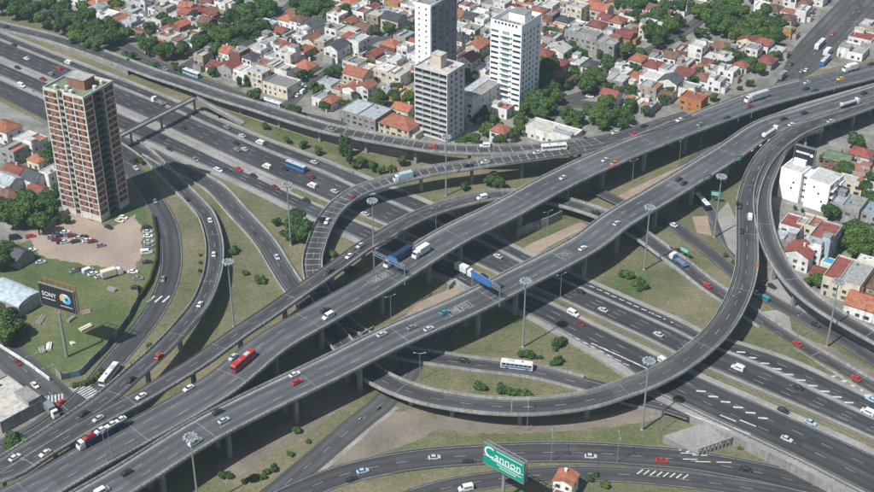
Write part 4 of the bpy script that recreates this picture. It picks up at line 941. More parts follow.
special('dark roofed open shed at the left edge above the lawn', 14, 252, 13, 9, 4, 'gable_x', 'grey', 'slate', annex=False, nwin=False, name='shed', cat='shed')
def vault():
    c = P(12, 292, 5); root = thing('storage_hall', 'storage hall with pale blue barrel roof on the lawn at the left edge', 'hall', (c.x, c.y, 0), R(-32))
    mb = MB(); shell(mb, 20, 12, 4.6); mb.build('wall', WALL['grey'], root)
    mb = MB(); pr = [(math.cos(math.pi*k/12)*6.2, 4.6+math.sin(math.pi*k/12)*2.0) for k in range(13)]
    vs = [(-10.2, y, z) for y, z in pr]+[(10.2, y, z) for y, z in pr]
    mb.mesh_part(vs, [(k, k+1, 14+k, 13+k) for k in range(12)]+[tuple(range(13)), tuple(range(13, 26))[::-1]]); fix_ = mb.build('roof', roofmat('vault_sheet', (0.42, 0.50, 0.55), False), root, smooth=False)
    mb = MB(); mb.box(-2.2, 2.2, -6.12, -6.002, 0, 3.6); mb.build('door', M['dark_metal'], root)
vault()
special('pale flat roofed depot at the lower left edge', 4, 399, 22, 17, 4.5, 'flat', 'grey', 'pale', rz=R(-42), annex=False, nwin=False, name='depot', cat='building')
# right side
def white_block():
    F = P(826, 213); L = P(777, 196.5); e = (F-L); wl = e.length; rz = math.atan2(e.y, e.x); wr = 15.0; Hh = 15.0
    root = thing('apartment_block', 'bright white apartment block with blank walls and balconies right of the loop ramp', 'apartment block', F, rz)
    wm = wallmat('block_white', (0.88, 0.88, 0.87), 0.06, 0.02); gm = wallmat('block_grey_side', (0.66, 0.67, 0.67), 0.2, 0.06)
    mb = MB(); mb.box(-wl, -wl*0.58, 0, wr*0.9, 0, Hh); mb.box(-wl*0.46, 0, -0.6, wr*0.5, 0, Hh-1.0); mb.build('wall', wm, root)
    mb = MB(); mb.box(-wl*0.58, -wl*0.46, 2.6, wr*0.9, 0, Hh-1.5); mb.build('recess_wall', gm, root)
    mb = MB(); mb.box(-wl*0.46, -0.2, wr*0.5, wr*0.98, 0, Hh-2.0); mb.build('rear_wing', gm, root)
    mb = MB(); mb.box(-wl+0.4, -wl*0.58-0.4, 0.4, wr*0.9-0.4, Hh, Hh+0.1); mb.box(-wl*0.46+0.3, -0.4, -0.2, wr*0.5-0.3, Hh-1, Hh-0.9); mb.box(-wl*0.44, -0.6, wr*0.52, wr*0.96, Hh-2, Hh-1.9); mb.build('roof', ROOF['white'], root)
    mb = MB(); mb.box(-wl*0.9, -wl*0.66, wr*0.45, wr*0.8, Hh+0.1, Hh+2.6); mb.build('roof_room', wm, root)
    wx = window_mesh('window', 3.2, 1.6, 0.08, 'x', 0.08); wy = window_mesh('window', 0.8, 0.9, 0.06, 'y', 0.05); bm_ = MB(); bm_.box(0.0, 1.4, -2.4, 2.4, -0.12, 0.05); bm_.box(1.3, 1.4, -2.4, 2.4, 0.05, 0.9); bal = bm_.data('balcony', wm)
    for f in range(4):
        z = 1.0+f*3.2
        link('window', wx, root, (0.0, 2.2, z+1.4)); link('window', wx, root, (-0.2, wr*0.74, z+1.4)); link('balcony', bal, root, (0.0, 3.0, z)); link('balcony', bal, root, (-0.2, wr*0.75, z))
        link('window', wy, root, (-wl*0.52, 2.6, z+1.6)); link('window', wy, root, (-wl*0.56, 2.6, z+1.6))
    for x, z in ((-wl*0.72, 9.5), (-wl*0.75, 6.5), (-wl*0.20, 8.4), (-wl*0.3, 11), (-wl*0.12, 5)): link('window', wy, root, (x, 0 if x < -wl*0.5 else -0.6, z))
white_block()
SPECIAL.append((P(812, 195).x, P(812, 195).y, 22))
for a in (('narrow white house with red stepped roofs behind the outer ramp', 794, 222, 9, 11, 9, 'flat', 'white', 'red'),
          ('white house with two red terraces below the white block', 812, 222, 10, 10, 9, 'flat', 'cream', 'terracotta'),
          ('tall pale blue side walled house with red roof right of the outer ramp', 826, 232, 9, 16, 11, 'flat', 'pale blue', 'red'),
          ('grey roofed house tucked against the outer ramp', 786, 236, 9, 9, 7, 'flat', 'grey', 'grey'),
          ('low house with steep red roof beside the outer ramp', 800, 250, 11, 10, 7, 'gable_y', 'white', 'red'),
          ('white house with roof rooms below the two red terraces', 814, 243, 9, 8, 8.5, 'flat', 'white', 'pale'),
          ('cream modern house with glazed front and grey roof beside the swimming pool', 849, 272, 15, 19, 8, 'flat', 'cream', 'pale'),
          ('wide house with large bright red tiled roof at the right edge', 868, 302, 15, 12, 5, 'gable_x', 'white', 'orange'),
          ('low red roofed shed between pool and outer ramp', 822, 272, 8, 7, 3.4, 'gable_x', 'brick', 'red'),
          ('pale green roofed house beside the dark rooftop billboard', 839, 157, 12, 9, 6, 'gable_x', 'brick', 'green'),
          ('white and pink house above the big hedge at right edge', 858, 168, 11, 9, 6.5, 'flat', 'pink', 'terracotta'),
          ('red roofed white house near the top of the right group', 862, 152, 10, 9, 6, 'hip', 'white', 'red'),
          ('grey concrete house with roof tank right of the white block', 849, 202, 13, 12, 7, 'flat', 'grey', 'grey'),
          ('grey roofed long house at the right edge by the street', 870, 208, 12, 13, 5.5, 'flat', 'grey', 'tin'),
          ('cream house with terrace at right edge above the dense trees', 852, 180, 12, 8, 5.5, 'flat', 'cream', 'pale'),
          ('white house with pale tin roof at the extreme right of the group', 884, 190, 12, 10, 6, 'gable_x', 'white', 'tin'),
          ('white house with pale roof below the dense trees at right edge', 868, 262, 9, 9, 6, 'flat', 'white', 'white'),
          ('brown roofed house at the right edge beside the red tiled roof', 884, 285, 11, 10, 6, 'hip', 'beige', 'brown')):
    special(*a, group='houses right of the loop ramp', annex=False)
c = P(832, 268, 0.6); t = thing('swimming_pool', 'small bright blue swimming pool beside the cream modern house', 'swimming pool', c, RZ)
mb = MB(); mb.box(-4.5, 4.5, -2.6, 2.6, 0, 3.0); mb.build('surround', WALL['white'], t); mb = MB(); mb.box(-3.8, 3.8, -1.9, 1.9, 3.0, 3.03); mb.build('water', M['pool'], t)
for a in (('white and red flat roofed shop right of the wide street', 863, 36, 13, 12, 6, 'flat', 'white', 'red'), ('long pale yard building on the corner right of the wide street', 854, 49, 14, 14, 3.5, 'flat', 'white', 'pale'),
          ('green roofed low house at the top right corner', 872, 24, 12, 10, 5, 'flat', 'beige', 'green'), ('grey roofed shop at the right edge above the far flyover', 876, 44, 14, 10, 5, 'flat', 'grey', 'grey'),
          ('white shed with tin roof at right edge beyond the shops', 890, 34, 14, 10, 5, 'gable_x', 'white', 'tin')):
    special(*a, group='shops beside the wide street', annex=False)
special('white house with bright red gable roof at the bottom edge', 566, 477, 6.6, 6.2, 6.2, 'gable_y', 'white', 'orange', rz=R(-25), annex=True)

# the town: rows of houses parallel to the highway --------------------------------
TOWNPOLY = [(70,-40),(62,6),(92,18),(118,34),(150,52),(186,66),(222,82),(258,98),(300,112),(350,122),(402,138),(440,143),(530,140),(548,136),(590,128),(640,116),(690,104),(735,88),(768,66),(800,36),(832,6),(850,-30)]
NOHOUSE = [[(88,22),(100,44),(128,58),(120,38)], [(528,128),(550,120),(575,112),(570,90),(600,88),(640,110),(620,125),(560,140)], [(664,46),(700,50),(782,46),(778,20),(745,4),(690,0)],
           [(205,40),(255,45),(275,5),(235,0)], [(540,95),(548,110),(540,130),(510,128)], [(455,110),(500,110),(500,135),(455,142)], [(480,45),(500,45),(500,75),(480,75)]]
def dist_path(x, y, key):
    pa = PATHS[key]; return min(math.hypot(c.x-x, c.y-y)-w/2 for c, w in zip(pa.C[::2], pa.W[::2]))
rr = random.Random(21)
spots = []
row = 0; q2 = 300.0
while q2 < 1010:
    for half in (0, 1):
        e1 = -700+rr.uniform(0, 4)
        dep = rr.uniform(11, 12.5)
        while e1 < 420:
            w = rr.uniform(6.2, 10.4)
            c = E1*(e1+w/2)+E2*(q2+rr.uniform(-1.0, 1.0)); px, py = proj((c.x, c.y, 0))
            e1 += w+rr.uniform(0.1, 1.0)
            if not inpoly(px, py, TOWNPOLY) or py < -16 or any(inpoly(px, py, q) for q in NOHOUSE): continue
            if any(math.hypot(c.x-s[0], c.y-s[1]) < s[2]+w*0.5 for s in SPECIAL): continue
            if any((c-s[0]).length < s[1] for s in TOWERS): continue
            if min(dist_path(c.x, c.y, k) for k in ('T1','T2','T3','T4','T5','S','U1','A')) < 5.0: continue
            spots.append((row, px, py, c, w, dep))
        row += 1; q2 += dep+1.2
    q2 += 3.0
FARSP = []
if len(spots) > 300:
    spots.sort(key=lambda s: s[3].length); FARSP = spots[300:]; spots = spots[:300]
print('spots', len(spots), len(FARSP))
rows = {}
for s in spots: rows.setdefault(s[0], []).append(s)
WR = ['white']*15+['cream']*4+['grey']*4+['beige']*2+['pink']*2+['ochre','pale blue','brick','brick']
NH = 0
HOUSES_XY = [(s[0], s[1]) for s in SPECIAL]
nrow = 0
for k in sorted(rows):
    L_ = sorted(rows[k], key=lambda s: s[1]); nrow += 1
    for n_, s in enumerate(L_):
        if NH >= 300: break
        _, px, py, c, w, dep = s
        kind = rr.choices(['flat','hip','gable_x','gable_y'], [0.64, 0.15, 0.12, 0.09])[0]; h = rr.choices([3.3, 4.2, 6.1, 8.6], [0.34, 0.2, 0.36, 0.10])[0]+rr.uniform(-0.3, 0.5)
        wall = rr.choice(WR)
        if kind == 'flat': roof = rr.choices(['grey','pale','terracotta','white','green','tin','red'], [6, 7, 5, 5, 0.6, 2.5, 1.2])[0]
        else: roof = rr.choices(['orange','red','brown','slate','tin'], [8, 4, 2.5, 2.2, 1.2])[0]
        rn = {'grey':'grey flat','pale':'pale flat','terracotta':'terracotta flat','white':'white flat','green':'greenish flat','tin':'metal','red':'red','orange':'orange tiled','brown':'brown tiled','slate':'dark slate'}[roof]
        rn = rn+' roof' if kind in ('flat', 'hip') else rn+' gable roof'
        house(f'{wall} house with {rn}, {ordn(nrow)} row behind the viaducts, {ordn(n_+1)} from left', c.x, c.y, w, dep*rr.uniform(0.70, 0.86), h, kind, wall, roof, RZ+rr.uniform(-0.03, 0.03), 'houses of the town behind the viaducts', True, rr)
        HOUSES_XY.append((c.x, c.y)); NH += 1
for i_ in range(14):
    for j_ in range(9):
        c_ = P(900, 190)+E1*(i_*10.5-20)+E2*(j_*14-60); p_ = proj(c_)
        if 884 < p_[0] < 1080 and 110 < p_[1] < 345 and min(dist_path(c_.x, c_.y, k) for k in ('W', 'R2', 'B', 'Q')) > 7 and all(math.hypot(c_.x-s[0], c_.y-s[1]) > s[2]+5 for s in SPECIAL): FARSP.append((0, p_[0], p_[1], c_, rr.uniform(7.5, 9.8), 11.0))
def far_houses():
    mats = [WALL['white'], WALL['cream'], WALL['grey'], WALL['pink'], ROOF['orange'], ROOF['red'], ROOF['grey'], ROOF['pale'], ROOF['slate'], M['glass']]; mb = MB()
    for _, px, py, c, w, dep in FARSP:
        d = dep*rr.uniform(0.7, 0.86); h = rr.choice((3.3, 4.5, 6.2, 6.5, 8.8)); wm_ = rr.choice((0,0,0,1,2,3)); sub = MB()
        sub.box(-w/2, w/2, -d/2, d/2, 0, h, wm_)
        if rr.random() < 0.4:
            rf = rooft(rr.choice(('hip','gable_x','gable_y')), w, d, h+0.25, w*0.24); q = rr.choice((4,4,5,8)); sub.mesh_part(rf.v, rf.f, q)
        else:
            q = rr.choice((6,7,7,4)); sub.box(-w/2+0.25, w/2-0.25, -d/2+0.25, d/2-0.25, h+0.003, h+0.1, q); sub.box(-w/2, w/2, -d/2, -d/2+0.22, h+0.003, h+0.6, wm_); sub.box(w/2-0.22, w/2, -d/2+0.22, d/2, h+0.003, h+0.6, wm_); sub.box(-w/2, -w/2+0.22, -d/2+0.22, d/2, h+0.003, h+0.6, wm_)
            if rr.random() < 0.6: sx = rr.uniform(-w/4, w/4); sub.box(sx-1.3, sx+1.3, 0, d/2-0.4, h+0.11, h+2.5, rr.choice((0, 2, wm_)))
        for k in range(int(w/3)):
            for z in range(int(h/2.9)): sub.box(-w/2+1.0+k*2.8, -w/2+2.1+k*2.8, -d/2-0.06, -d/2-0.002, z*2.9+1.1, z*2.9+2.2, 9)
        ca, sa = math.cos(RZ), math.sin(RZ); i = len(mb.v)
        mb.v += [(c.x+v[0]*ca-v[1]*sa, c.y+v[0]*sa+v[1]*ca, v[2]) for v in sub.v]; mb.f += [tuple(i+k for k in f) for f in sub.f]; mb.m += sub.m; mb.uv += sub.uv
        HOUSES_XY.append((c.x, c.y))
    if mb.f: tag(mb.build('distant_houses', mats), 'dense mass of small white and red roofed houses at the far top and right of town', 'houses', None, 'stuff')
far_houses()

# ------------------------------------------------------------------ trees
def crown_mesh(seed, Rr, H, n, base, nb=11, mat='leaf', leaf=0.75, flat=1.0):
    """leaf clumps spread through several overlapping lobes; base = height where the crown starts"""
    r = random.Random(seed); lobes = []
    for k in range(nb):
        a = r.uniform(0, 2*math.pi); d = Rr*0.62*math.sqrt(r.random()); z = base+(H-base)*r.uniform(0.22, 0.80)*(1-0.25*d/Rr)
        lobes.append((d*math.cos(a), d*math.sin(a), z, Rr*r.uniform(0.30, 0.50), (H-base)*r.uniform(0.18, 0.30)*flat))
    mb = MB()
    for i in range(n):
        L = lobes[i % nb]; u = r.uniform(-1, 1); a = r.uniform(0, 2*math.pi); q = math.sqrt(1-u*u); rad = r.random()**0.28
        p = Vector((L[0]+L[3]*q*math.cos(a)*rad, L[1]+L[3]*q*math.sin(a)*rad, L[2]+L[4]*u*rad))
        if p.z < base*0.8: continue
        nrm = Vector((q*math.cos(a), q*math.sin(a), u))+Vector((r.uniform(-.7,.7), r.uniform(-.7,.7), r.uniform(-.3,.9)))
        nrm.normalize(); t = nrm.orthogonal().normalized(); b = nrm.cross(t); an = r.uniform(0, 6.28); t, b = t*math.cos(an)+b*math.sin(an), b*math.cos(an)-t*math.sin(an)
        s = leaf*r.uniform(0.55, 1.15)
        mb.mesh_part([p-t*s-b*s*0.25, p+b*s*0.62, p+t*s-b*s*0.2, p-b*s*0.7+nrm*s*0.2], [(0, 3, 2, 1)])
    return mb.data('crown', M[mat])
def trunk_mesh(seed, h, r0):
    r = random.Random(seed); mb = MB(); top = Vector((r.uniform(-.3,.3), r.uniform(-.3,.3), h*0.45)); mb.tube((0,0,-0.2), top, r0, r0*0.7, 7)
    for k in range(4):
        a = k*1.57+r.uniform(-.4,.4); e = top+Vector((math.cos(a)*h*0.22, math.sin(a)*h*0.22, h*r.uniform(0.25, 0.4))); mb.tube(top-Vector((0,0,0.2)), e, r0*0.5, r0*0.2, 5)
    return mb.data('trunk', M['bark'])
TREE = {'broad': [(crown_mesh(s, 5.0, 9.5, 2300, 2.2), trunk_mesh(s, 8, 0.35)) for s in range(6)],
        'small': [(crown_mesh(s+20, 2.6, 5.2, 800, 1.1, 7, leaf=0.6), trunk_mesh(s+20, 4.5, 0.18)) for s in range(4)],
        'olive': [(crown_mesh(s+40, 3.4, 7.0, 1200, 1.4, 8, 'leaf_olive', 0.65), trunk_mesh(s+40, 6, 0.22)) for s in range(3)],
        'tall': [(crown_mesh(s+60, 3.0, 12.0, 1700, 1.4, 12, leaf=0.65), trunk_mesh(s+60, 10, 0.3)) for s in range(3)],
        'bush': [(crown_mesh(s+80, 1.9, 2.6, 700, 0.0, 6, leaf=0.5), None) for s in range(3)]}
RT = random.Random(5)
def tree(label, px, py, kind, scale=1.0, group=None, zc=None, name=None, base=False):
    hc = {'broad': 5.5, 'small': 3, 'olive': 4, 'tall': 6.5, 'bush': 1.2}[kind]*scale
    c = P(px, py, 0 if base else (hc if zc is None else zc)); c.z = 0
    root = thing(name or ('bush' if kind == 'bush' else 'tree'), label, 'bush' if kind == 'bush' else 'tree', c, RT.uniform(0, 6.28), group)
    s = scale*RT.uniform(0.94, 1.06)*(1.15 if kind == 'broad' else 1.0); root.scale = (s, s, s*RT.uniform(0.92, 1.08))
    cm, tm = RT.choice(TREE[kind]); link('crown', cm, root)
    if tm: link('trunk', tm, root)
    return root
def grove(phrase, group, pts, kind='broad', words=None):
    for k, p in enumerate(sorted(pts)):
        px, py = p[0], p[1]; sc = p[2] if len(p) > 2 else 1.0; kd = p[3] if len(p) > 3 else kind
        w = {'broad': 'broad green tree', 'small': 'small green tree', 'olive': 'yellowish green tree', 'tall': 'tall slim tree', 'bush': 'low green bush'}[kd]
        tree(f'{w} {phrase}, {ordn(k+1)} from left', px, py, kd, sc, group)
def Z(x0, y0, L): return [(x0+a[0]/3.968, y0+a[1]/3.968)+tuple(a[2:]) for a in L]
grove('in the grove at the top left corner', 'trees of the top left grove', Z(0, 0, [(5,25),(35,10),(60,42),(110,48),(95,12),(150,35),(170,80),(215,65),(245,102),(282,82),(310,115),(345,62),(372,112),(330,38),(390,170),(345,158),(440,142),(430,105),(200,25),(248,30),(300,140),(395,135),(255,60)])) 
grove('on the dry strip beside the viaduct ramp', 'bushes beside the viaduct ramp', Z(0, 0, [(500,212),(525,222),(515,235),(570,255),(605,262),(690,258),(720,268)]), 'small')
grove('among the houses left of the town grove', 'trees left of the town grove', Z(0, 0, [(590,185),(655,200),(690,95,0.8),(640,85,0.8),(600,118,0.8),(728,195,0.8),(820,112),(795,170),(850,205,0.9),(690,215,0.7),(848,152),(500,135,0.9),(845,282,0.6),(770,130,0.7),(560,160,0.6),(470,25)]))
grove('in the grove in the middle of the left town', 'trees of the town grove', Z(218, 0, [(110,92),(150,45),(80,122),(170,112),(200,25),(20,150),(60,70),(135,130),(190,65),(30,115),(95,55),(180,10)]))
grove('in the tree row behind the upper town houses', 'upper town trees', Z(218, 0, [(350,18),(390,48),(440,62),(490,52),(335,50),(420,20),(500,78,0.8),(310,15)]))
grove('in a patio left of the grey block', 'patio trees left of the grey block', Z(218, 0, [(300,200,0.75),(268,208,0.6),(440,292,0.7),(525,232,0.7),(510,110,0.6),(562,108,0.6),(610,208,0.6),(145,385,0.8),(300,440,0.7),(640,398,0.85),(420,420,0.6),(730,190,0.7),(680,115,0.7),(760,385,0.7),(700,382,0.7),(620,400,0.6),(360,220,0.5),(470,275,0.5),(655,410,0.6),(110,320,0.6,'tall'),(85,320,0.6,'tall'),(450,20,0.6),(770,120,0.8),(745,300,0.5),(590,310,0.5),(710,350,0.6)]))
grove('around the foot of the white tower', 'trees around the white tower', Z(436, 0, [(430,310,1.05),(445,260),(452,350),(400,400,1.15),(365,430),(440,425,0.9),(150,445,0.7),(165,255,0.7),(150,135,0.7),(465,130,0.6),(520,455,0.8),(562,462,0.8),(185,440,0.6),(480,385,0.8),(150,190,0.6),(130,290,0.6),(410,455,0.8),(340,470,0.7),(230,475,0.6)]))
grove('near the street corner right of the white tower', 'street trees right of the white tower', Z(436, 0, [(758,195),(808,215,0.8),(680,245,0.8),(620,290,0.85),(605,340),(650,325,0.8),(680,400,0.9),(770,420,0.7),(640,455,0.9),(695,465,0.9),(600,430,0.6),(760,465,0.7),(620,270,0.6,'small'),(725,440,0.6),(830,440,0.6),(660,425,0.8),(720,175,0.6),(690,265,0.6)]))
grove('in the dark grove at the top right of town', 'trees of the top right grove', Z(436, 0, [(838,112),(862,132),(800,22),(842,14),(870,70),(720,12,0.8),(790,60,0.8),(830,80,0.9),(760,20,0.8)]))
grove('in the big grove beside the wide street', 'trees of the grove beside the wide street', Z(654, 0, [(180,40),(210,70),(245,35),(262,75),(298,92),(340,50),(352,110),(385,118),(420,142),(455,85),(480,128),(440,55),(372,150),(395,75),(420,105),(300,55),(330,140),(470,155,0.9),(500,95,0.9),(460,165,0.8),(310,25),(230,100),(280,115)]))
grove('among the houses left of the wide street', 'trees left of the wide street', Z(654, 0, [(60,92,0.9),(98,82,0.8),(28,140),(15,60),(300,210,0.8),(335,232,0.8),(378,245,0.7),(420,272,0.7),(90,345,0.6),(380,325,0.7,'olive'),(340,225,0.7),(45,30),(120,25),(75,110,0.8),(480,220,0.6),(180,285,0.5),(340,345,0.5,'olive'),(240,385,0.5),(10,170,0.8),(60,360,0.5)]))
grove('beside the brick tower', 'trees beside the brick tower', Z(0, 123, [(120,350,1.25),(80,340,1.1),(150,400,1.0),(45,385,0.9),(8,330,1.0),(195,100,0.8,'tall'),(185,140,0.7),(205,300,0.6),(180,300,0.8),(220,260,0.5,'tall'),(195,350,0.9),(225,380,0.5),(100,290,0.9),(540,140,0.6,'olive'),(560,150,0.5,'olive'),(25,240,0.5),(90,370,1.0),(265,385,0.35)]))
grove('at the left edge of the lawn', 'trees at the left edge of the lawn', Z(0, 246, [(15,300),(40,335,0.9),(60,315,0.7),(8,350,0.9),(25,265,0.7),(85,325,0.6),(12,20,0.9),(5,60,0.8)]))
grove('beside the tight loop ramp', 'trees inside the loop ramp', Z(218, 123, [(300,405,0.95),(330,430,0.9),(318,385,0.85),(285,440,0.7),(230,385,0.9,'small'),(505,85,1.0,'tall'),(520,120,0.9,'tall'),(340,82,0.9,'small'),(395,107,0.9,'small'),(275,65,0.8,'small'),(575,155,0.55),(612,170,0.55),(648,182,0.9,'small'),(690,182,0.9,'small'),(185,8,0.9,'small'),(545,165,0.8,'small'),(735,150,0.5)]))
grove('under the far flyover ramps', 'trees under the ramps', Z(436, 123, [(228,222,0.7),(250,240,0.6),(115,247,0.9,'small'),(205,230,0.9,'small')]))
grove('behind the viaduct at the grey block', 'trees behind the viaduct', Z(436, 123, [(150,62,0.7),(100,72,0.6),(200,28,0.7),(290,45,0.7),(250,72,0.6),(170,90,0.8,'small'),(330,30,0.6),(560,20,0.6),(660,5,0.6),(740,5,0.6)]))
grove('beside the houses at the right edge', 'trees at the right edge', Z(654, 123, [(680,132,0.85,'olive'),(765,185,0.85),(740,200,0.7),(800,68,0.8),(712,345,0.75),(688,352,0.7),(760,430,0.95),(790,460,1.0),(840,445,1.0),(722,440,0.7),(850,265,0.9),(868,225,0.8),(870,300,0.9),(800,425,0.9),(735,470,0.7),(560,335,0.5,'small'),(590,345,0.5,'small'),(850,470,0.9)]))
grove('near the swimming pool houses', 'trees near the pool houses', Z(654, 246, [(800,20,0.8),(850,30,0.8),(640,132,0.55),(660,150,0.45),(870,60,0.7),(615,140,0.8,'small')]))
grove('on the grass island between the flyovers and highway', 'bushes on the grass islands', Z(436, 246, [(745,105,1.4),(765,112,1.5),(800,140,1.5),(815,155,1.5),(490,378,1.5),(505,372,1.2),(475,392,1.3),(475,455,1.3),(488,450,1.0),(365,425,1.3),(340,425,1.2),(385,435,1.0),(415,440,0.6)]), 'bush')
grove('inside the loop below the bus ramp', 'bushes inside the loop', Z(436, 368, [(165,65,1.2),(185,75,1.1),(260,80,1.4),(280,85,1.3),(320,100,1.3),(345,102,1.4),(370,108,1.2)]), 'bush')
grove('along the dirt strip below the near flyover', 'bushes on the dirt strip', Z(218, 368, [(105,447,0.75),(128,440,0.7),(148,430,0.85),(178,430,0.8),(190,410,0.8),(217,398,0.9),(222,385,0.7),(287,338,0.8),(358,290,0.6),(20,420,1.1),(45,425,0.9),(313,245,1.0)]), 'bush')
grove('on the island between the exit road and ramp', 'bushes between exit road and ramp', Z(0, 246, [(592,400,1.0),(610,395,0.8),(560,440,0.7),(530,465,0.8),(795,35,0.5),(795,65,0.5),(793,98,0.5),(600,410,0.7)]), 'bush')
grove('on the triangular island left of the loop ramp', 'bushes left of the loop ramp', Z(218, 246, [(60,20,1.2),(70,12,1.0),(165,130,1.4),(178,138,1.0),(108,105,0.9),(455,30,1.2),(520,95,1.2),(535,90,1.0),(420,70,1.0)]), 'bush')
grove('at the junction at lower left', 'bushes at the lower left junction', Z(0, 368, [(55,285,0.7,'broad'),(70,300,0.6,'broad'),(45,310,0.6,'broad'),(360,45,1.0),(385,30,1.0),(330,60,0.9),(300,65,0.8),(405,10,1.0)]), 'bush')
grove('on the verge at lower right', 'bushes at lower right', [(590,478,0.9),(596,474,0.7),(606,484,1.0),(760,434,0.7),(741,447,0.6),(735,262,1.0),(742,258,0.8),(725,255,0.7),(700,438,0.6)], 'bush')
def small_tree(): pass
# garden trees scattered between the town houses
cnt = 0; gsp = []
for k in range(4000):
    if cnt >= 150: break
    px, py = RT.uniform(110, 790), RT.uniform(-8, 128)
    if not inpoly(px, py, TOWNPOLY): continue
    c = P(px, py)
    if min(math.hypot(c.x-h[0], c.y-h[1]) for h in HOUSES_XY) < 6.2: continue
    if any((c-s[0]).length < s[1]-3 for s in TOWERS) or min(dist_path(c.x, c.y, q) for q in ('T1','T2','T3','T4','T5','S','U1','A')) < 1.0: continue
    if any(math.hypot(c.x-g[2], c.y-g[3]) < 5 for g in gsp): continue
    gsp.append((px, py, c.x, c.y)); cnt += 1
gsp.sort(key=lambda g: math.hypot(g[2], g[3])); near_g, far_g = gsp[:34], gsp[34:]
for k, g in enumerate(sorted(near_g)):
    tree(f'small garden tree between the nearest town houses, {ordn(k+1)} from left', g[0], g[1], 'small', RT.uniform(0.9, 1.5), 'garden trees of the town', base=True)
mb = MB()
for g in far_g:
    me = RT.choice(TREE['small'])[0]; sc = RT.uniform(0.8, 1.5); a = RT.uniform(0, 6.28); ca, sa = math.cos(a)*sc, math.sin(a)*sc; i = len(mb.v)
    mb.v += [(g[2]+v.co.x*ca-v.co.y*sa, g[3]+v.co.x*sa+v.co.y*ca, v.co.z*sc) for v in me.vertices]
    for p in me.polygons: mb.f.append(tuple(i+q for q in p.vertices)); mb.m.append(0)
mb.uv = [(0, 0)]
if mb.f: tag(mb.build('garden_greenery', M['leaf']), 'scattered green garden shrubs and small trees between the farther town houses', 'greenery', None, 'stuff')

# ------------------------------------------------------------------ vehicles
PAINT = {k: plain('paint_'+k.replace(' ', '_'), c, 0.35, 0.0, 0.5, 0.03) for k, c in {'white': (0.64,0.64,0.63), 'silver': (0.42,0.44,0.46), 'grey': (0.20,0.21,0.22), 'black': (0.022,0.023,0.026), 'red': (0.42,0.03,0.028), 'dark red': (0.16,0.02,0.025),
    'blue': (0.05,0.14,0.36), 'teal': (0.05,0.22,0.28), 'light blue': (0.32,0.44,0.52), 'yellow': (0.60,0.40,0.05), 'orange': (0.55,0.17,0.05), 'cream': (0.6,0.55,0.42), 'dark blue': (0.02,0.035,0.08)}.items()}
def loft(mb, st, m=0):
    """st: (x, half width, z0, z1, top half width)"""
    n = len(st); vs = []
    for x, hw, z0, z1, tw in st: vs += [(x,-hw,z0),(x,hw,z0),(x,hw,z0+(z1-z0)*0.6),(x,tw,z1),(x,-tw,z1),(x,-hw,z0+(z1-z0)*0.6)]
    fs = []
    for i in range(n-1):
        for k in range(6): fs.append((i*6+k, i*6+(k+1) % 6, i*6+6+(k+1) % 6, i*6+6+k))
    fs += [tuple(range(6))[::-1], tuple(range((n-1)*6, n*6))]
    mb.mesh_part(vs, fs, m)
def done(mb, name, mats): me = mb.data(name, mats); fix(me); return me
def wheel_mesh(r=0.32, w=0.22):
    mb = MB(); mb.tube((0,-w/2,0), (0,w/2,0), r, r, 12, 0); mb.tube((0,-w/2-0.012,0), (0,w/2+0.012,0), r*0.6, r*0.6, 10, 1); return mb.data('wheel', [M['tyre'], M['rim']])
WH, WHT = wheel_mesh(), wheel_mesh(0.48, 0.30)
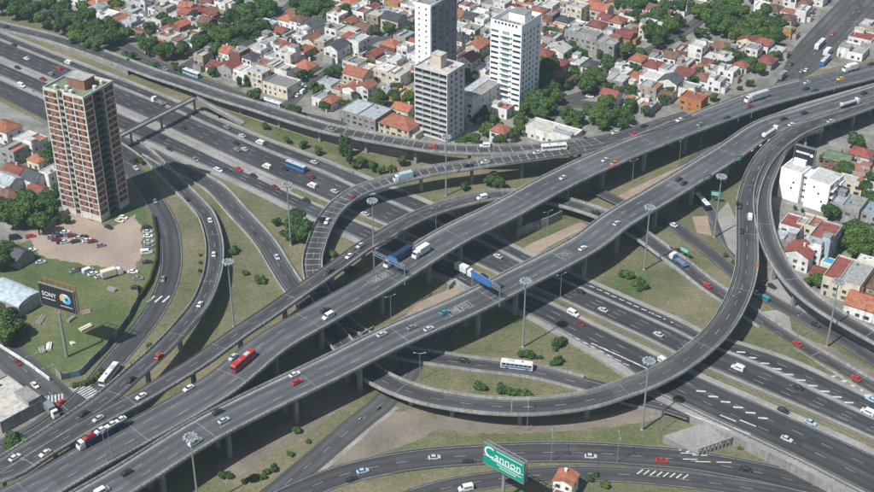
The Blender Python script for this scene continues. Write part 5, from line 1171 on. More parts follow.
def vset(kind):
    p = []                                   # (name, mesh, loc, paint slot)
    if kind in ('car', 'hatchback', 'pickup'):
        rear = {'car': -2.15, 'hatchback': -1.85, 'pickup': -2.5}[kind]
        b = MB(); loft(b, [(rear,.74,.36,.74,.66),(rear+.15,.84,.24,.90,.76),(rear+.9,.88,.20,.95,.78),(0.85,.88,.20,.93,.78),(1.75,.84,.22,.80,.72),(2.05,.76,.32,.66,.64)]); p.append(('body', done(b, 'body', PAINT['white']), (0,0,0), 1))
        ca = {'car': ((-1.65,0.95),(-1.05,0.25)), 'hatchback': ((-1.80,0.95),(-1.55,0.25)), 'pickup': ((-0.75,1.0),(-0.55,0.35))}[kind]
        g = MB(); g.frustum((ca[0][0],ca[0][1],-.76,.76),(ca[1][0],ca[1][1],-.60,.60), 0.90, 1.40); p.append(('cabin_glass', g.data('cabin_glass', M['glass']), (0,0,0), 0))
        r_ = MB(); r_.frustum((ca[1][0]-.06,ca[1][1]+.06,-.63,.63),(ca[1][0]+.06,ca[1][1]-.06,-.54,.54), 1.38, 1.46); p.append(('roof', r_.data('roof', PAINT['white']), (0,0,0), 1))
        if kind == 'pickup':
            q = MB(); q.box(-2.35,-0.85,-.68,.68,.955,.965); p.append(('load_bed', q.data('load_bed', M['dark_metal']), (0,0,0), 0))
        for x in (rear+0.75, 1.28):
            for y in (-.80, .80): p.append(('wheel', WH, (x,y,.32), 0))
        h = MB(); h.box(1.93,2.04,-.18,.18,.56,.70); hm = h.data('headlight', M['head'])
        for y in (-.5,.5): p.append(('headlight', hm, (0,y,0), 0))
    elif kind == 'van':
        b = MB(); loft(b, [(-2.5,.92,.30,1.95,.80),(-2.3,.97,.25,2.08,.84),(0.9,.97,.25,2.08,.84),(1.5,.95,.25,1.5,.80),(2.2,.92,.28,1.02,.78),(2.45,.84,.36,.86,.70)]); p.append(('body', done(b, 'body', PAINT['white']), (0,0,0), 1))
        g = MB(); g.mesh_part([(0.98,-.78,1.98),(0.98,.78,1.98),(1.56,.78,1.42),(1.56,-.78,1.42),(1.0,-.80,2.03),(1.0,.80,2.03),(1.63,.80,1.45),(1.63,-.80,1.45)], [(0,1,2,3),(4,7,6,5),(0,4,5,1),(2,6,7,3),(1,5,6,2),(0,3,7,4)]); p.append(('windscreen', done(g, 'windscreen', M['glass']), (0,0,0), 0))
        q = MB(); q.box(-1.9,0.7,-.985,-.93,1.32,1.75); q.box(-1.9,0.7,.93,.985,1.32,1.75); p.append(('side_window', q.data('side_window', M['glass']), (0,0,0), 0))
        for x in (-1.55,1.5):
            for y in (-.86,.86): p.append(('wheel', WH, (x,y,.32), 0))
    elif kind in ('bus', 'coach'):
        hL = 6.0
        b = MB(); loft(b, [(-hL,1.18,.42,2.9,1.1),(-hL+.2,1.25,.35,3.0,1.14),(hL-.3,1.25,.35,3.0,1.14),(hL,1.18,.42,2.75,1.08)]); p.append(('body', done(b, 'body', PAINT['white']), (0,0,0), 1))
        r_ = MB(); r_.frustum((-hL+.1,hL-.2,-1.12,1.12),(-hL+.2,hL-.4,-1.02,1.02), 3.0, 3.14); p.append(('roof', r_.data('roof', PAINT['white']), (0,0,0), 2))
        q = MB()
        for k in range(7): q.box(-hL+.5+k*1.6,-hL+1.95+k*1.6,-1.275,-1.2,1.7,2.55); q.box(-hL+.5+k*1.6,-hL+1.95+k*1.6,1.2,1.275,1.7,2.55)
        p.append(('side_window', q.data('side_window', M['glass']), (0,0,0), 3)); q = MB(); q.box(hL-.1,hL+.03,-1.08,1.08,1.35,2.6); p.append(('windscreen', q.data('windscreen', M['glass']), (0,0,0), 0))
        q = MB(); q.box(-3.4,-1.2,-.8,.8,3.14,3.36); p.append(('roof_unit', q.data('roof_unit', PAINT['silver']), (0,0,0), 0)); q = MB(); q.box(1.5,2.4,-.5,.5,3.14,3.22); p.append(('roof_hatch', q.data('roof_hatch', PAINT['grey']), (0,0,0), 0))
        q = MB(); q.box(-hL+.3,hL-.6,-1.268,-1.2,.75,1.45); p.append(('side_stripe', q.data('side_stripe', PAINT['blue']), (0,0,0), 4))
        for x in (-3.6,3.8):
            for y in (-1.12,1.12): p.append(('wheel', WHT, (x,y,.48), 0))
    elif kind in ('semi', 'tanker', 'carrier', 'truck', 'flatbed'):
        tl = {'semi': 12.5, 'tanker': 10.5, 'carrier': 15.5, 'truck': 6.2, 'flatbed': 6.5}[kind]; x1 = tl/2; cx = x1+0.5
        b = MB(); loft(b, [(cx,1.18,.55,3.0,1.1),(cx+.2,1.22,.5,3.15,1.12),(cx+1.5,1.22,.5,3.05,1.1),(cx+2.1,1.2,.5,2.3,1.06),(cx+2.3,1.14,.55,1.3,1.0)]); p.append(('cab', done(b, 'cab', PAINT['white']), (0,0,0), 2))
        g = MB(); g.mesh_part([(cx+1.56,-1.0,3.0),(cx+1.56,1.0,3.0),(cx+2.12,1.0,2.3),(cx+2.12,-1.0,2.3),(cx+1.6,-1.02,3.04),(cx+1.6,1.02,3.04),(cx+2.2,1.02,2.3),(cx+2.2,-1.02,2.3)], [(0,1,2,3),(4,7,6,5),(0,4,5,1),(2,6,7,3),(1,5,6,2),(0,3,7,4)]); p.append(('windscreen', done(g, 'windscreen', M['glass']), (0,0,0), 0))
        q = MB(); q.box(-x1,cx+1.9,-.5,.5,.6,.95); p.append(('chassis', q.data('chassis', M['dark_metal']), (0,0,0), 0))
        if kind in ('semi', 'truck'):
            q = MB(); loft(q, [(-x1,1.27,1.0,3.7,1.2),(-x1+.15,1.28,.95,3.75,1.22),(x1-.15,1.28,.95,3.75,1.22),(x1,1.27,1.0,3.7,1.2)]); p.append(('trailer_box' if kind == 'semi' else 'cargo_box', done(q, 'cargo_box', PAINT['white']), (0,0,0), 1))
            q = MB()
            for k in range(int(tl/1.6)): q.box(-x1+0.8+k*1.6,-x1+0.88+k*1.6,-1.31,1.31,1.0,3.5)
            p.append(('box_rib', q.data('box_rib', M['rail']), (0,0,0), 0))
        elif kind == 'tanker':
            q = MB(); q.tube((-x1,0,2.15),(-x1+.4,0,2.15), .8, 1.15, 14); q.tube((-x1+.4,0,2.15),(x1-.4,0,2.15), 1.15, 1.15, 14); q.tube((x1-.4,0,2.15),(x1,0,2.15), 1.15, .8, 14); p.append(('tank', q.data('tank', PAINT['white'], smooth=False), (0,0,0), 1))
            q = MB(); q.box(-x1+1,x1-1,-.3,.3,3.28,3.42); p.append(('catwalk', q.data('catwalk', M['dark_metal']), (0,0,0), 0))
        elif kind == 'carrier':
            q = MB(); q.box(-x1,x1,-1.25,1.25,.95,1.15); q.box(-x1,x1+0.4,-1.25,-1.05,2.65,2.8); q.box(-x1,x1+.4,1.05,1.25,2.65,2.8); q.box(-x1,x1+.4,-1.05,1.05,2.68,2.74)
            for k in range(6):
                x = -x1+.1+k*(tl-.3)/5; q.box(x,x+.18,-1.25,-1.08,1.15,2.65); q.box(x,x+.18,1.08,1.25,1.15,2.65)
            p.append(('car_deck', q.data('car_deck', PAINT['dark blue']), (0,0,0), 0))
        else:
            q = MB(); q.box(-x1,x1,-1.25,1.25,1.0,1.2); q.box(-x1,x1,-1.25,-1.17,1.2,1.7); q.box(-x1,x1,1.17,1.25,1.2,1.7); q.box(x1-.1,x1,-1.17,1.17,1.2,2.0); p.append(('load_bed', q.data('load_bed', PAINT['blue']), (0,0,0), 1))
            q = MB(); q.frustum((-x1+.6,x1-.8,-1,1),(-x1+1.2,x1-1.6,-.6,.6),1.2,2.1); p.append(('cargo', q.data('cargo', M['conc_dark']), (0,0,0), 0))
        xs = [cx+1.3, x1-1.2, -x1+1.2]+([-x1+2.4] if tl > 8 else [])
        for x in xs:
            for y in (-1.05,1.05): p.append(('wheel', WHT, (x,y,.48), 0))
    elif kind == 'motorcycle':
        b = MB(); loft(b, [(-.7,.12,.6,.85,.1),(-.2,.16,.45,.95,.12),(.5,.14,.5,1.0,.1),(.8,.08,.7,.95,.06)]); p.append(('body', done(b, 'body', PAINT['white']), (0,0,0), 1))
        q = MB(); q.box(.45,.55,-.35,.35,1.02,1.08); p.append(('handlebar', q.data('handlebar', M['dark_metal']), (0,0,0), 0))
        for x in (-.65,.7): p.append(('wheel', WH, (x,0,.32), 0))
    return p
VS = {k: vset(k) for k in ('car','hatchback','pickup','van','bus','semi','tanker','carrier','truck','flatbed','motorcycle')}
CATN = {'car':'car','hatchback':'car','pickup':'pickup','van':'van','bus':'bus','semi':'truck','tanker':'truck','carrier':'truck','truck':'truck','flatbed':'truck','motorcycle':'motorcycle'}
NAMES = {'car':'parked_car','hatchback':'hatchback'}
def vehicle(kind, paint, loc, ang, label, group, paint2=None, roof=None, glass=None):
    nm = {'car':'sedan_car','hatchback':'hatchback_car','semi':'semi_truck','tanker':'tanker_truck','carrier':'car_carrier','truck':'box_truck','flatbed':'flatbed_truck'}.get(kind, kind)
    root = thing(nm, label, CATN[kind], loc, ang, group)
    for nme, me, l, slot in VS[kind]:
        o = link(nme, me, root, l)
        if slot:
            mt = {1: PAINT[paint], 2: PAINT[roof or 'white'], 3: M['glass'], 4: PAINT[paint2 or paint]}[slot]
            o.material_slots[0].link = 'OBJECT'; o.material_slots[0].material = mt
    return root
DZ = {'A':0.0,'B':0.0,'M':-0.05,'L2':-0.09,'Q':-0.04,'W':-0.07,'U1':-0.06,'U2':-0.08,'H1':0.07,'H2':0.07,'H3':0.07,'H4':0.09,'L1':0.08,'V1':0.075,'V2':0.07,'R2':0.072,'R3':0.06,'S':0.066,'K':0.065,'K2':0.068,'T1':0.06,'T2':0.06,'T3':0.06,'T4':0.06,'T5':0.06}
PHR = {'A':'on the far flyover','B':'on the near flyover','M':'on the ramp along the far flyover','L2':'on the left curved ramp','Q':'on the big loop ramp','W':'on the outer right ramp','U1':'on the town side viaduct','U2':'on the tight barred loop',
       'H1':'on the upper highway lanes','H2':'on the middle highway lanes','H3':'on the lower highway lanes','H4':'on the collector behind the brick tower','L1':'on the exit road by the lawn','V1':'on the lower road','V2':'on the lowest road','R2':'on the access road at right','R3':'on the underpass road',
       'S':'on the service road','K':'on the side street at left','K2':'at the left junction','T1':'on the street beside the viaduct','T2':'on the street by the tree corner','T4':'on the town street','T5':'on the town street by the grove'}
SIGN = {'A':-1,'B':1,'M':-1,'L2':1,'Q':1,'W':1,'U1':1,'U2':1,'H1':-1,'H2':-1,'H3':1,'H4':1,'L1':1,'V1':1,'V2':-1,'R2':-1,'R3':1,'S':1,'K':1,'K2':-1,'T1':1,'T2':1,'T4':1,'T5':1}
# M path runs from lower left to right; A from lower left to upper right
VEH = []
def veh(key, *items):
    for it in items: VEH.append((key,)+it)
veh('H1', (68,62,'van','white'),(227,127,'car','grey'),(242,135.6,'car','silver'),(260,142,'van','white'),(314,162,'car','silver'),(148.7,108.5,'flatbed','grey'),(403,193.5,'car','black'),(868,411,'van','white'),(873,398,'car','light blue'),(14,45,'car','black'))
veh('H2', (26.5,58.5,'car','white'),(59,68,'car','red'),(51,73.6,'hatchback','grey'),(235.6,142.7,'car','black'),(237,149.5,'car','grey'),(244.5,149,'car','silver'),(266.6,166,'van','white'),(284,168.5,'car','black'),(296,166,'bus','blue'),(311,176.4,'car','dark red'),(312,185,'van','white'),(334.4,191,'car','silver'),
    (350,222.5,'car','silver'),(183,127.5,'car','black'),(498,256,'car','silver'),(580,291,'car','black'),(603,309.5,'car','silver'),(658.5,334,'car','silver'),(738,367,'van','white'),(797.7,387,'car','black'))
veh('H3', (17.6,67.5,'car','black'),(43,79,'car','dark red'),(14,88,'van','white'),(17.6,96,'motorcycle','silver'),(41,106,'car','dark red'),(162.5,137,'car','black'),(159,154,'car','black'),(227,169.6,'car','dark blue'),(238.7,169,'car','red'),(258,173.4,'car','black'),(275,187,'car','dark red'),(311,198,'car','black'),(168,172,'car','grey'),
    (486,275,'car','black'),(462,268,'truck','white'),(574.6,312,'van','white'),(580,323,'car','dark red'),(664,361,'van','white'),(787.6,406,'car','black'),(811,422,'car','light blue'),(787,438.6,'car','silver'),(206,176,'car','white'),(192,181,'car','white'))
veh('U1', (6,26.5,'car','black'),(331,130,'car','grey'),(433,146,'car','red'),(485,145,'van','white'),(554,147,'bus','white'),(615,132.5,'car','silver'),(634,134,'car','red'),(643,126,'pickup','black'))
veh('U2', (327,221,'car','white'),(353,198,'car','dark red'),(406,175.5,'truck','light blue'),(485,162,'car','silver'),(537,152.5,'car','silver'),(517,364.5,'bus','white'),(464,360,'car','black'))
veh('M', (349,256,'car','white'),(329,271,'pickup','black'),(360,245.5,'car','silver'),(482,197,'van','white'),(595,212,'car','black'),(141,396,'car','white'),(98,418.4,'car','silver'),(45,453,'car','cream'),(680.5,263,'flatbed','blue'),(707.7,285,'car','red'),(797.7,343.5,'car','red'),(856,378,'car','red'))
veh('A', (400,255,'semi','dark blue'),(423,249.5,'truck','white'),(324,310,'pickup','black'),(328,315.5,'van','white'),(243,360.5,'bus','red'),(233,357,'car','silver'),(105,431,'carrier','white'),(184.7,385.6,'car','white'),(605,160,'car','silver'),(614,163,'car','orange'),(563,177.7,'car','silver'),(673,117,'car','white'),(700,124.5,'car','grey'),
    (727,118,'car','black'),(750,106.5,'car','dark red'),(758.6,95.5,'semi','silver'),(807,82.7,'car','light blue'),(806,88.7,'car','black'),(815,90.5,'pickup','black'),(840.5,79,'car','yellow'),(852,67,'truck','white'),(871,64,'car','black'))
veh('B', (382,334,'car','silver'),(412,327,'car','grey'),(429,328.5,'car','silver'),(445,312,'car','teal'),(499,286.5,'car','black'),(583,248,'car','white'),(616.7,223,'car','silver'),(679,179,'car','black'),(684,183,'car','black'),(771,133,'tanker','white'),(787.6,143,'car','red'),(811,134,'car','white'),(784,118.5,'car','black'),(804.5,112.6,'car','black'),
    (848,103,'tanker','silver'),(864.5,93,'car','black'),(295,374,'car','white'),(297,381.5,'car','red'),(218,411.5,'car','black'),(224,420,'car','silver'),(127,472,'car','black'),(102,490,'van','white'),(195,441,'van','white'))
veh('Q', (739.7,205.5,'pickup','black'),(750,216,'van','white'),(741.7,230.5,'car','black'),(277,257,'car','silver'),(831.7,121.5,'car','silver'),(254,233,'motorcycle','black'))
veh('L2', (210,220,'car','white'),(186,199,'car','black'),(213.7,254,'car','white'),(200,304,'car','white'),(159,356,'car','red'),(131,379,'car','black'),(84,413,'car','black'),(15,457,'car','white'))
veh('L1', (136,168,'car','silver'),(155,201,'car','grey'),(163,279,'car','grey'),(109,374,'bus','white'),(145,158,'car','black'))
veh('V1', (591,456,'car','silver'),(469,462,'car','black'),(662,460,'car','red'),(746.5,468.5,'car','black'),(363,470.6,'car','light blue'),(354,481,'car','black'),(434.7,457,'car','silver'))
veh('V2', (466,488,'van','white'))
veh('S', (379,408,'motorcycle','black'),(360,419,'motorcycle','silver'),(820,44,'bus','white'),(827,52,'truck','white'),(828.5,61,'bus','blue'),(833,34,'car','red'),(791,64,'car','black'),(801.5,71,'car','grey'),(806,70,'car','white'),(772,73.5,'truck','grey'))
veh('R2', (673,224.5,'car','white'),(761,299,'van','teal'),(815,324,'pickup','black'),(632.6,205,'car','white'))
veh('R3', (700,202,'bus','black'))
veh('K', (35,385,'car','white'),(18,362,'car','dark red'),(48,407,'truck','grey'))
veh('K2', (59,402.5,'car','red'))
veh('T1', (191.5,73,'bus','light blue'),(157,64,'car','black'),(165,69,'car','grey'),(272,103,'bus','white'))
veh('T4', (303,91,'van','white'),(298,95,'car','white'))
cnts = {}
for v in VEH: cnts.setdefault((v[0], v[3], v[4]), []).append((v[1], v[2]))
for (key, px, py, kind, paint) in VEH:
    pa = PATHS[key]; hh = {'bus':1.6,'semi':2,'tanker':2,'carrier':2,'truck':2,'van':1.0}.get(kind, 0.6)
    i = pa.near(px, py); z = pa.C[i].z+DZ[key]
    c = P(px, py, z+hh); c.z = z
    # slope and heading of the road at this spot
    j = min(range(len(pa.C)), key=lambda q: (pa.C[q].x-c.x)**2+(pa.C[q].y-c.y)**2); t = pa.tan(pa.s[j])*SIGN[key]; z = pa.C[j].z+DZ[key]; c = P(px, py, z+hh); c.z = z+0.02
    off = (c-pa.C[j]).dot(Vector((-t.y, t.x, 0)).normalized()); lim = pa.W[j]/2-1.4
    if abs(off) > lim: c -= Vector((-t.y, t.x, 0)).normalized()*(off-math.copysign(max(lim, 0), off))
    L_ = sorted(cnts[key, kind, paint]); k = L_.index((px, py)); word = {'car':'sedan','hatchback':'hatchback','semi':'articulated truck','tanker':'tanker truck','carrier':'car carrier truck','truck':'box truck','flatbed':'flatbed truck','pickup':'pickup truck'}.get(kind, kind)
    lab = f'{paint} {word} driving {PHR[key]}'
    if len(L_) > 1: lab += f', {ordn(k+1)} of these from left'
    if kind == 'semi' and paint == 'dark blue': lab = 'articulated truck with dark blue trailer and white cab under the far flyover gantry'
    r = vehicle(kind, paint, c, math.atan2(t.y, t.x), lab, {'car':'cars','hatchback':'cars'}.get(kind, CATN[kind]+'s')+' in traffic', paint2={'bus': {'blue':'blue','white':'blue','red':'red'}.get(paint, paint)}.get(kind), roof={'semi':'white','carrier':'white'}.get(kind, 'red' if paint == 'red' and kind == 'bus' else ('silver' if paint == 'blue' and kind == 'bus' else 'white')))
    r.rotation_mode = 'XYZ'; r.rotation_euler = (0, -math.atan2(t.z, math.hypot(t.x, t.y)), math.atan2(t.y, t.x))
    if kind == 'carrier':
        for q, (x, col) in enumerate(((6.0,'red'),(1.6,'white'),(-2.6,'white'),(-6.2,'white'))):
            d = Vector((math.cos(math.atan2(t.y, t.x)), math.sin(math.atan2(t.y, t.x)), 0))
            vehicle('car', col, c+d*x+Vector((0,0,2.74)), math.atan2(t.y, t.x), ('red sedan loaded at the front of the car carrier' if q == 0 else f'white sedan loaded on the car carrier, {ordn(q)} behind the red one'), 'cars loaded on the car carrier')
# parked cars
PK = Z(0, 123, [(222,460,'dark red'),(240,446,'black'),(258,432,'white'),(286,445,'dark red'),(258,470,'silver'),(315,455,'silver'),(345,464,'white'),(366,468,'dark red'),(400,484,'grey'),(205,452,'grey'),(300,468,'black'),(228,438,'silver'),(272,440,'grey'),(330,450,'black'),(243,470,'black')])
def park(pts, ang, phrase, group, kinds=('car',)):
    cc = {}
    for p in pts: cc.setdefault((p[2], p[3] if len(p) > 3 else 'car'), []).append(p[0])
    for p in pts:
        kd = p[3] if len(p) > 3 else 'car'; L_ = sorted(cc[p[2], kd]); c = P(p[0], p[1], 0.7); c.z = 0.03
        lab = f'{p[2]} {"sedan" if kd == "car" else ("box truck" if kd == "truck" else kd)} parked {phrase}'+(f', {ordn(L_.index(p[0])+1)} of these from left' if len(L_) > 1 else '')
        vehicle(kd, p[2], c, R(ang+RT.uniform(-7, 7)), lab, group)
park(PK, 25, 'in the row on the gravel lot', 'cars parked on the gravel lot')
park(Z(0, 123, [(432,412,'black'),(475,386,'cream'),(490,373,'white')]), -30, 'near the brick tower foot', 'cars parked at the brick tower')
park(Z(0, 123, [(583,412,'black'),(586,430,'silver'),(588,447,'white'),(590,470,'silver'),(591,486,'grey')])+Z(0, 246, [(582,24,'white','van'),(585,62,'black'),(528,100,'white'),(548,126,'grey'),(540,163,'black')]), 8, 'beside the fence right of the gravel lot', 'cars parked beside the fence')
park(Z(0, 246, [(312,90,'dark red'),(350,97,'white','van'),(368,108,'white'),(395,118,'silver'),(432,118,'cream','truck'),(296,96,'grey')]), 38, 'along the lower edge of the gravel lot', 'vehicles parked on the lot edge')
park(Z(0, 246, [(162,62,'silver'),(112,228,'white'),(125,15,'white')])+Z(0, 123, [(120,448,'red'),(60,455,'black','van')]), 20, 'on the lawn near the sheds', 'vehicles parked by the sheds')
park([(11,415,'white','semi')], 22, 'at the lower left depot', 'depot trucks') if 'semi' in VS else None
park([(772,286,'black'),(764,283,'grey'),(757,293,'silver')], -60, 'under the outer right ramp', 'cars parked under the ramp')
park([(303,86,'silver'),(287,96,'white'),(409,38,'black'),(660,47,'grey'),(625,63,'white'),(590,96,'white')], -20, 'along a town street', 'cars parked in town streets')
# lawn clutter: wooden wrecks and pallets
for k, (x, y, w, d, col, lb) in enumerate(((86.5,313,3.4,2.2,'brown','brown wooden crate wreck lying on the lawn right of the black billboard'),(85.5,328,5.0,2.6,'cream','pale broken timber pile on the lawn right of the billboard post'),(71,320,4.0,1.6,'grey','grey slab lying on the grass just beside the billboard post'),
        (41,321,5.5,1.8,'grey','long grey panel stack on the lawn below the storage hall'),(49,347,4.4,2.0,'white','pale panel pile on the lawn near the white street wall'),(42,351,4.0,2.2,'grey','dark grey rubble stack on the lawn beside the street wall'),(73,344,2.0,1.8,'cream','small pale block on the lawn beside the billboard post foot'),(112,290,4.0,2.0,'grey','grey slab on the lawn near the fence bend'))):
    c = P(x, y); t = thing('scrap_pile', lb, 'scrap pile', c, R(30+k*17))
    for q in range(3):
        mb = MB(); mb.box(-w/2, w/2, -d/2+q*d/3, -d/2+(q+0.9)*d/3, 0, 0.5+0.25*((q+k) % 3)); mb.build('board', {'brown': M['brown'], 'cream': WALL['cream'], 'grey': M['slab'], 'white': WALL['white']}[col], t)

# ------------------------------------------------------------------ masts, lamps, gantries, signs
def mast_meshes(h):
    mb = MB(); mb.tube((0,0,0), (0,0,h), 0.42, 0.20, 10); mb.box(-0.6,0.6,-0.6,0.6,-0.1,0.35); pole = mb.data('pole', M['metal'])
    mb = MB(); n = 12
    for k in range(n):
        a, b = 2*math.pi*k/n, 2*math.pi*(k+1)/n
        for z, r in ((h-0.6, 1.5), (h+0.1, 1.5)): mb.beam((r*math.cos(a), r*math.sin(a), z), (r*math.cos(b), r*math.sin(b), z), 0.16, 0.16)
        mb.beam((0,0,h-0.3), (1.9*math.cos(a), 1.9*math.sin(a), h-0.3), 0.12, 0.12)
    mb.tube((0,0,h-0.42), (0,0,h-0.30), 1.45, 1.45, 12)
    ring = mb.data('lamp_ring', M['rail'])
    mb = MB(); mb.frustum((-0.42,0.42,-0.36,0.36), (-0.5,0.5,-0.44,0.44), -0.36, 0.36); fl = mb.data('floodlight', M['lamp'])
    return pole, ring, fl
MM = mast_meshes(30.0)
MST = [((523,347),'on the grass in front of the near flyover'),((644,270),'on the grass right of the near flyover'),((642,430),'at the foot of the big loop ramp'),((714,237.5),'on the concrete island beside the loop ramp'),((826.6,347),'beside the outer right ramp'),((291,246),'by the big bush left of the loop'),((234,327),'on the dry island at left'),((374,263),'beside the gantry of the far flyover'),((446,196),'behind the ramp near the grey block'),((199,509),'at the bottom edge under the near flyover')]
for (p, ph) in MST:
    t = thing('lighting_mast', 'tall floodlight mast '+ph, 'lighting mast', P(*p), 0, 'tall lighting masts')
    link('pole', MM[0], t); link('lamp_ring', MM[1], t)
    for k in range(10):
        a = 2*math.pi*k/10; o = link('floodlight', MM[2], t, (1.8*math.cos(a), 1.8*math.sin(a), 30.0-0.35), a)
def lamp_meshes(h):
    mb = MB(); mb.tube((0,0,0), (0,0,h), 0.13, 0.07, 7); mb.tube((0,0,h-0.05), (1.8,0,h+0.35), 0.06, 0.05, 6); mb.tube((0,0,h-0.05), (-1.8,0,h+0.35), 0.06, 0.05, 6); pole = mb.data('pole', M['metal'])
    mb = MB(); mb.frustum((-0.45,0.45,-0.16,0.16), (-0.35,0.35,-0.1,0.1), -0.1, 0.1); return pole, mb.data('lamp_head', M['lamp'])
LM = lamp_meshes(12.0)
def lamps(phrase, group, pts):
    for k, (px, py, z, ang) in enumerate(sorted(pts)):
        t = thing('street_lamp', f'slim double armed street lamp {phrase}, {ordn(k+1)} from left', 'street lamp', P(px, py, z), R(ang), group); link('pole', LM[0], t)
        for sx in (-1.9, 1.9): link('lamp_head', LM[1], t, (sx, 0, 12.35))
lamps('on the divider of the far flyover', 'lamps of the far flyover', [(107,461,12,60),(112,459,12,60),(738,121.5,10.6,60),(751,118,10.4,60),(834,92,9.5,60),(679,163,0,60)])
lamps('between the two flyovers', 'lamps between the flyovers', [(391,322,0,30),(436,232,0,30),(547,236,0,30),(560,300,0,30),(632,184,0,30)])
lamps('along the wide street at upper right', 'lamps of the wide street', [(838,62,0,20),(853,32,0,20),(851,42,0,20),(700,150,0,20)])
lamps('beside the lower roads', 'lamps of the lower roads', [(420,380,0,0),(551,462,0,90),(617,463,0,90),(527,431,0,90),(37,382,0,40),(53,394,0,40)])
lamps('near the right hand ramps', 'lamps of the right ramps', [(862,330,0,40),(797,340,0,40),(733,320,0,40),(662,430,0,40)])
def gantry(label, key, px, py, sgn, panel, pl=0.5, span=None):
    pa = PATHS[key]; i = pa.near(px, py); d = pa.s[i]; w = pa.width(d); a, b = pa.pt(d, 0.0), pa.pt(d, 1.0); z0 = a.z
    org = pa.pt(d, 0.5); t = thing('sign_gantry', label, 'sign gantry', org)
    u = (b-a).normalized(); f = Vector((-u.y, u.x, 0)); a2, b2 = a-u*0.6, b+u*0.6; H = 6.6
    mb = MB()
    for q in (a2, b2): mb.beam(q-Vector((0,0,1.0)), q+Vector((0,0,H+1.2)), 0.36, 0.36)
    mb.build('post', M['truss'], t, org)
    mb = MB()
    for h_ in (H, H+1.2):
        for s in (-0.5, 0.5): mb.beam(a2+f*s+Vector((0,0,h_)), b2+f*s+Vector((0,0,h_)), 0.18, 0.18)
    n = 9
    for k in range(n):
        p0, p1 = a2.lerp(b2, k/n), a2.lerp(b2, (k+1)/n)
        for s in (-0.5, 0.5):
            mb.beam(p0+f*s+Vector((0,0,H if k % 2 else H+1.2)), p1+f*s+Vector((0,0,H+1.2 if k % 2 else H)), 0.12, 0.12)
        mb.beam(p0-f*0.5+Vector((0,0,H+1.2)), p0+f*0.5+Vector((0,0,H+1.2)), 0.12, 0.12)
    mb.build('truss', M['truss'], t, org)
    for (s0, s1) in panel:
        mb = MB(); p0, p1 = a2.lerp(b2, s0), a2.lerp(b2, s1); c = (p0+p1)/2; ln = (p1-p0).length
        mb.beam(p0+f*0.8*sgn+Vector((0,0,H+0.7)), p1+f*0.8*sgn+Vector((0,0,H+0.7)), 0.12, 3.0); mb.build('sign_panel', M['blue_sign'], t, org)
    return t
gantry('grey blue truss gantry across the far flyover above the dark blue truck', 'A', 389, 275, 1, [(0.45, 0.72)])
gantry('truss gantry with long blue sign across the near flyover', 'B', 484, 296.5, -1, [(0.02, 0.72)])
gantry('thin truss gantry across the highway left of the tight loop', 'HM', 329, 204, 1, [(0.1, 0.9)]) if False else None
# orange box load lying behind the white truck, small road workers' cone group left out
# billboards
def lettering(txt, size, mat, name, root, loc, rot, sx=1.0, ext=0.03):
    me = text_mesh(txt, size, mat, name, ext); o = link(name, me, root, loc); o.rotation_euler = rot; o.scale = (sx, 1, 1); return o
def billboard(label, base, topz, corners, mat, name='billboard', thick=0.6):
    """corners TL, TR (px) at the top edge height topz[0] and bottom height topz[1]"""
    TL, TR = P(*corners[0], topz[0]), P(*corners[1], topz[0]); u = TR-TL; w = u.length; rz = math.atan2(u.y, u.x); h = topz[0]-topz[1]; b = P(*base)
    t = thing(name, label, 'billboard', b, rz); c = (TL+TR)/2-b; c = Vector((c.x*math.cos(rz)+c.y*math.sin(rz), -c.x*math.sin(rz)+c.y*math.cos(rz), 0)); zc = (topz[0]+topz[1])/2
    mb = MB(); mb.box(c.x-w/2, c.x+w/2, c.y, c.y+thick, topz[1], topz[0]); mb.build('panel', mat, t)
    mb = MB(); f = 0.18
    for x0, x1, z0, z1 in ((c.x-w/2-f, c.x+w/2+f, topz[0], topz[0]+f), (c.x-w/2-f, c.x+w/2+f, topz[1]-f, topz[1]), (c.x-w/2-f, c.x-w/2, topz[1], topz[0]), (c.x+w/2, c.x+w/2+f, topz[1], topz[0])): mb.box(x0, x1, c.y-0.1, c.y+thick+0.1, z0, z1)
    mb.build('border', M['rail'], t)
    mb = MB(); mb.tube((0,0,-0.2), (0,0,topz[1]-0.2), 0.62, 0.5, 12); mb.build('post', M['metal'], t)
    mb = MB(); mb.beam((0,0,topz[1]-0.5), (c.x, c.y+thick+0.4, topz[1]-0.5), 0.5, 0.5)
    for k in range(7):
        x = c.x-w/2+w*k/6; xt = 1.5 if 'black' in label else 0.0; mb.beam((x, c.y+thick+1.2, topz[1]), (x, c.y+thick+1.2, topz[0]+xt), 0.22, 0.22); mb.beam((x, c.y+thick, topz[0]-0.2), (x, c.y+thick+1.2, topz[0]-0.2), 0.12, 0.12); mb.beam((x, c.y+thick, topz[1]+0.2), (x, c.y+thick+1.2, topz[1]+0.2), 0.12, 0.12)
        if k < 6: mb.beam((x, c.y+thick+1.2, topz[1]), (x+w/6, c.y+thick+1.2, topz[0]), 0.1, 0.1)
    mb.beam((c.x-w/2, c.y+thick+1.2, topz[0]+xt), (c.x+w/2, c.y+thick+1.2, topz[0]+xt), 0.22, 0.22); mb.build('back_frame', M['red_steel'] if 'black' in label else M['metal'], t)
    return t, c, w, h, zc
def vert(rx=90): return (R(90), 0, 0)
t, c, w, h, zc = billboard('black billboard with white lettering and a coloured orb on a tall post on the lawn', (67,357), (30.0, 20.5), ((37.8,282.5),(72.6,292.6)), M['board_black'])
lettering('SONY', 2.6, M['print_white'], 'lettering', t, (c.x-w*0.225, c.y-0.05, zc+0.6), vert(), 0.95)
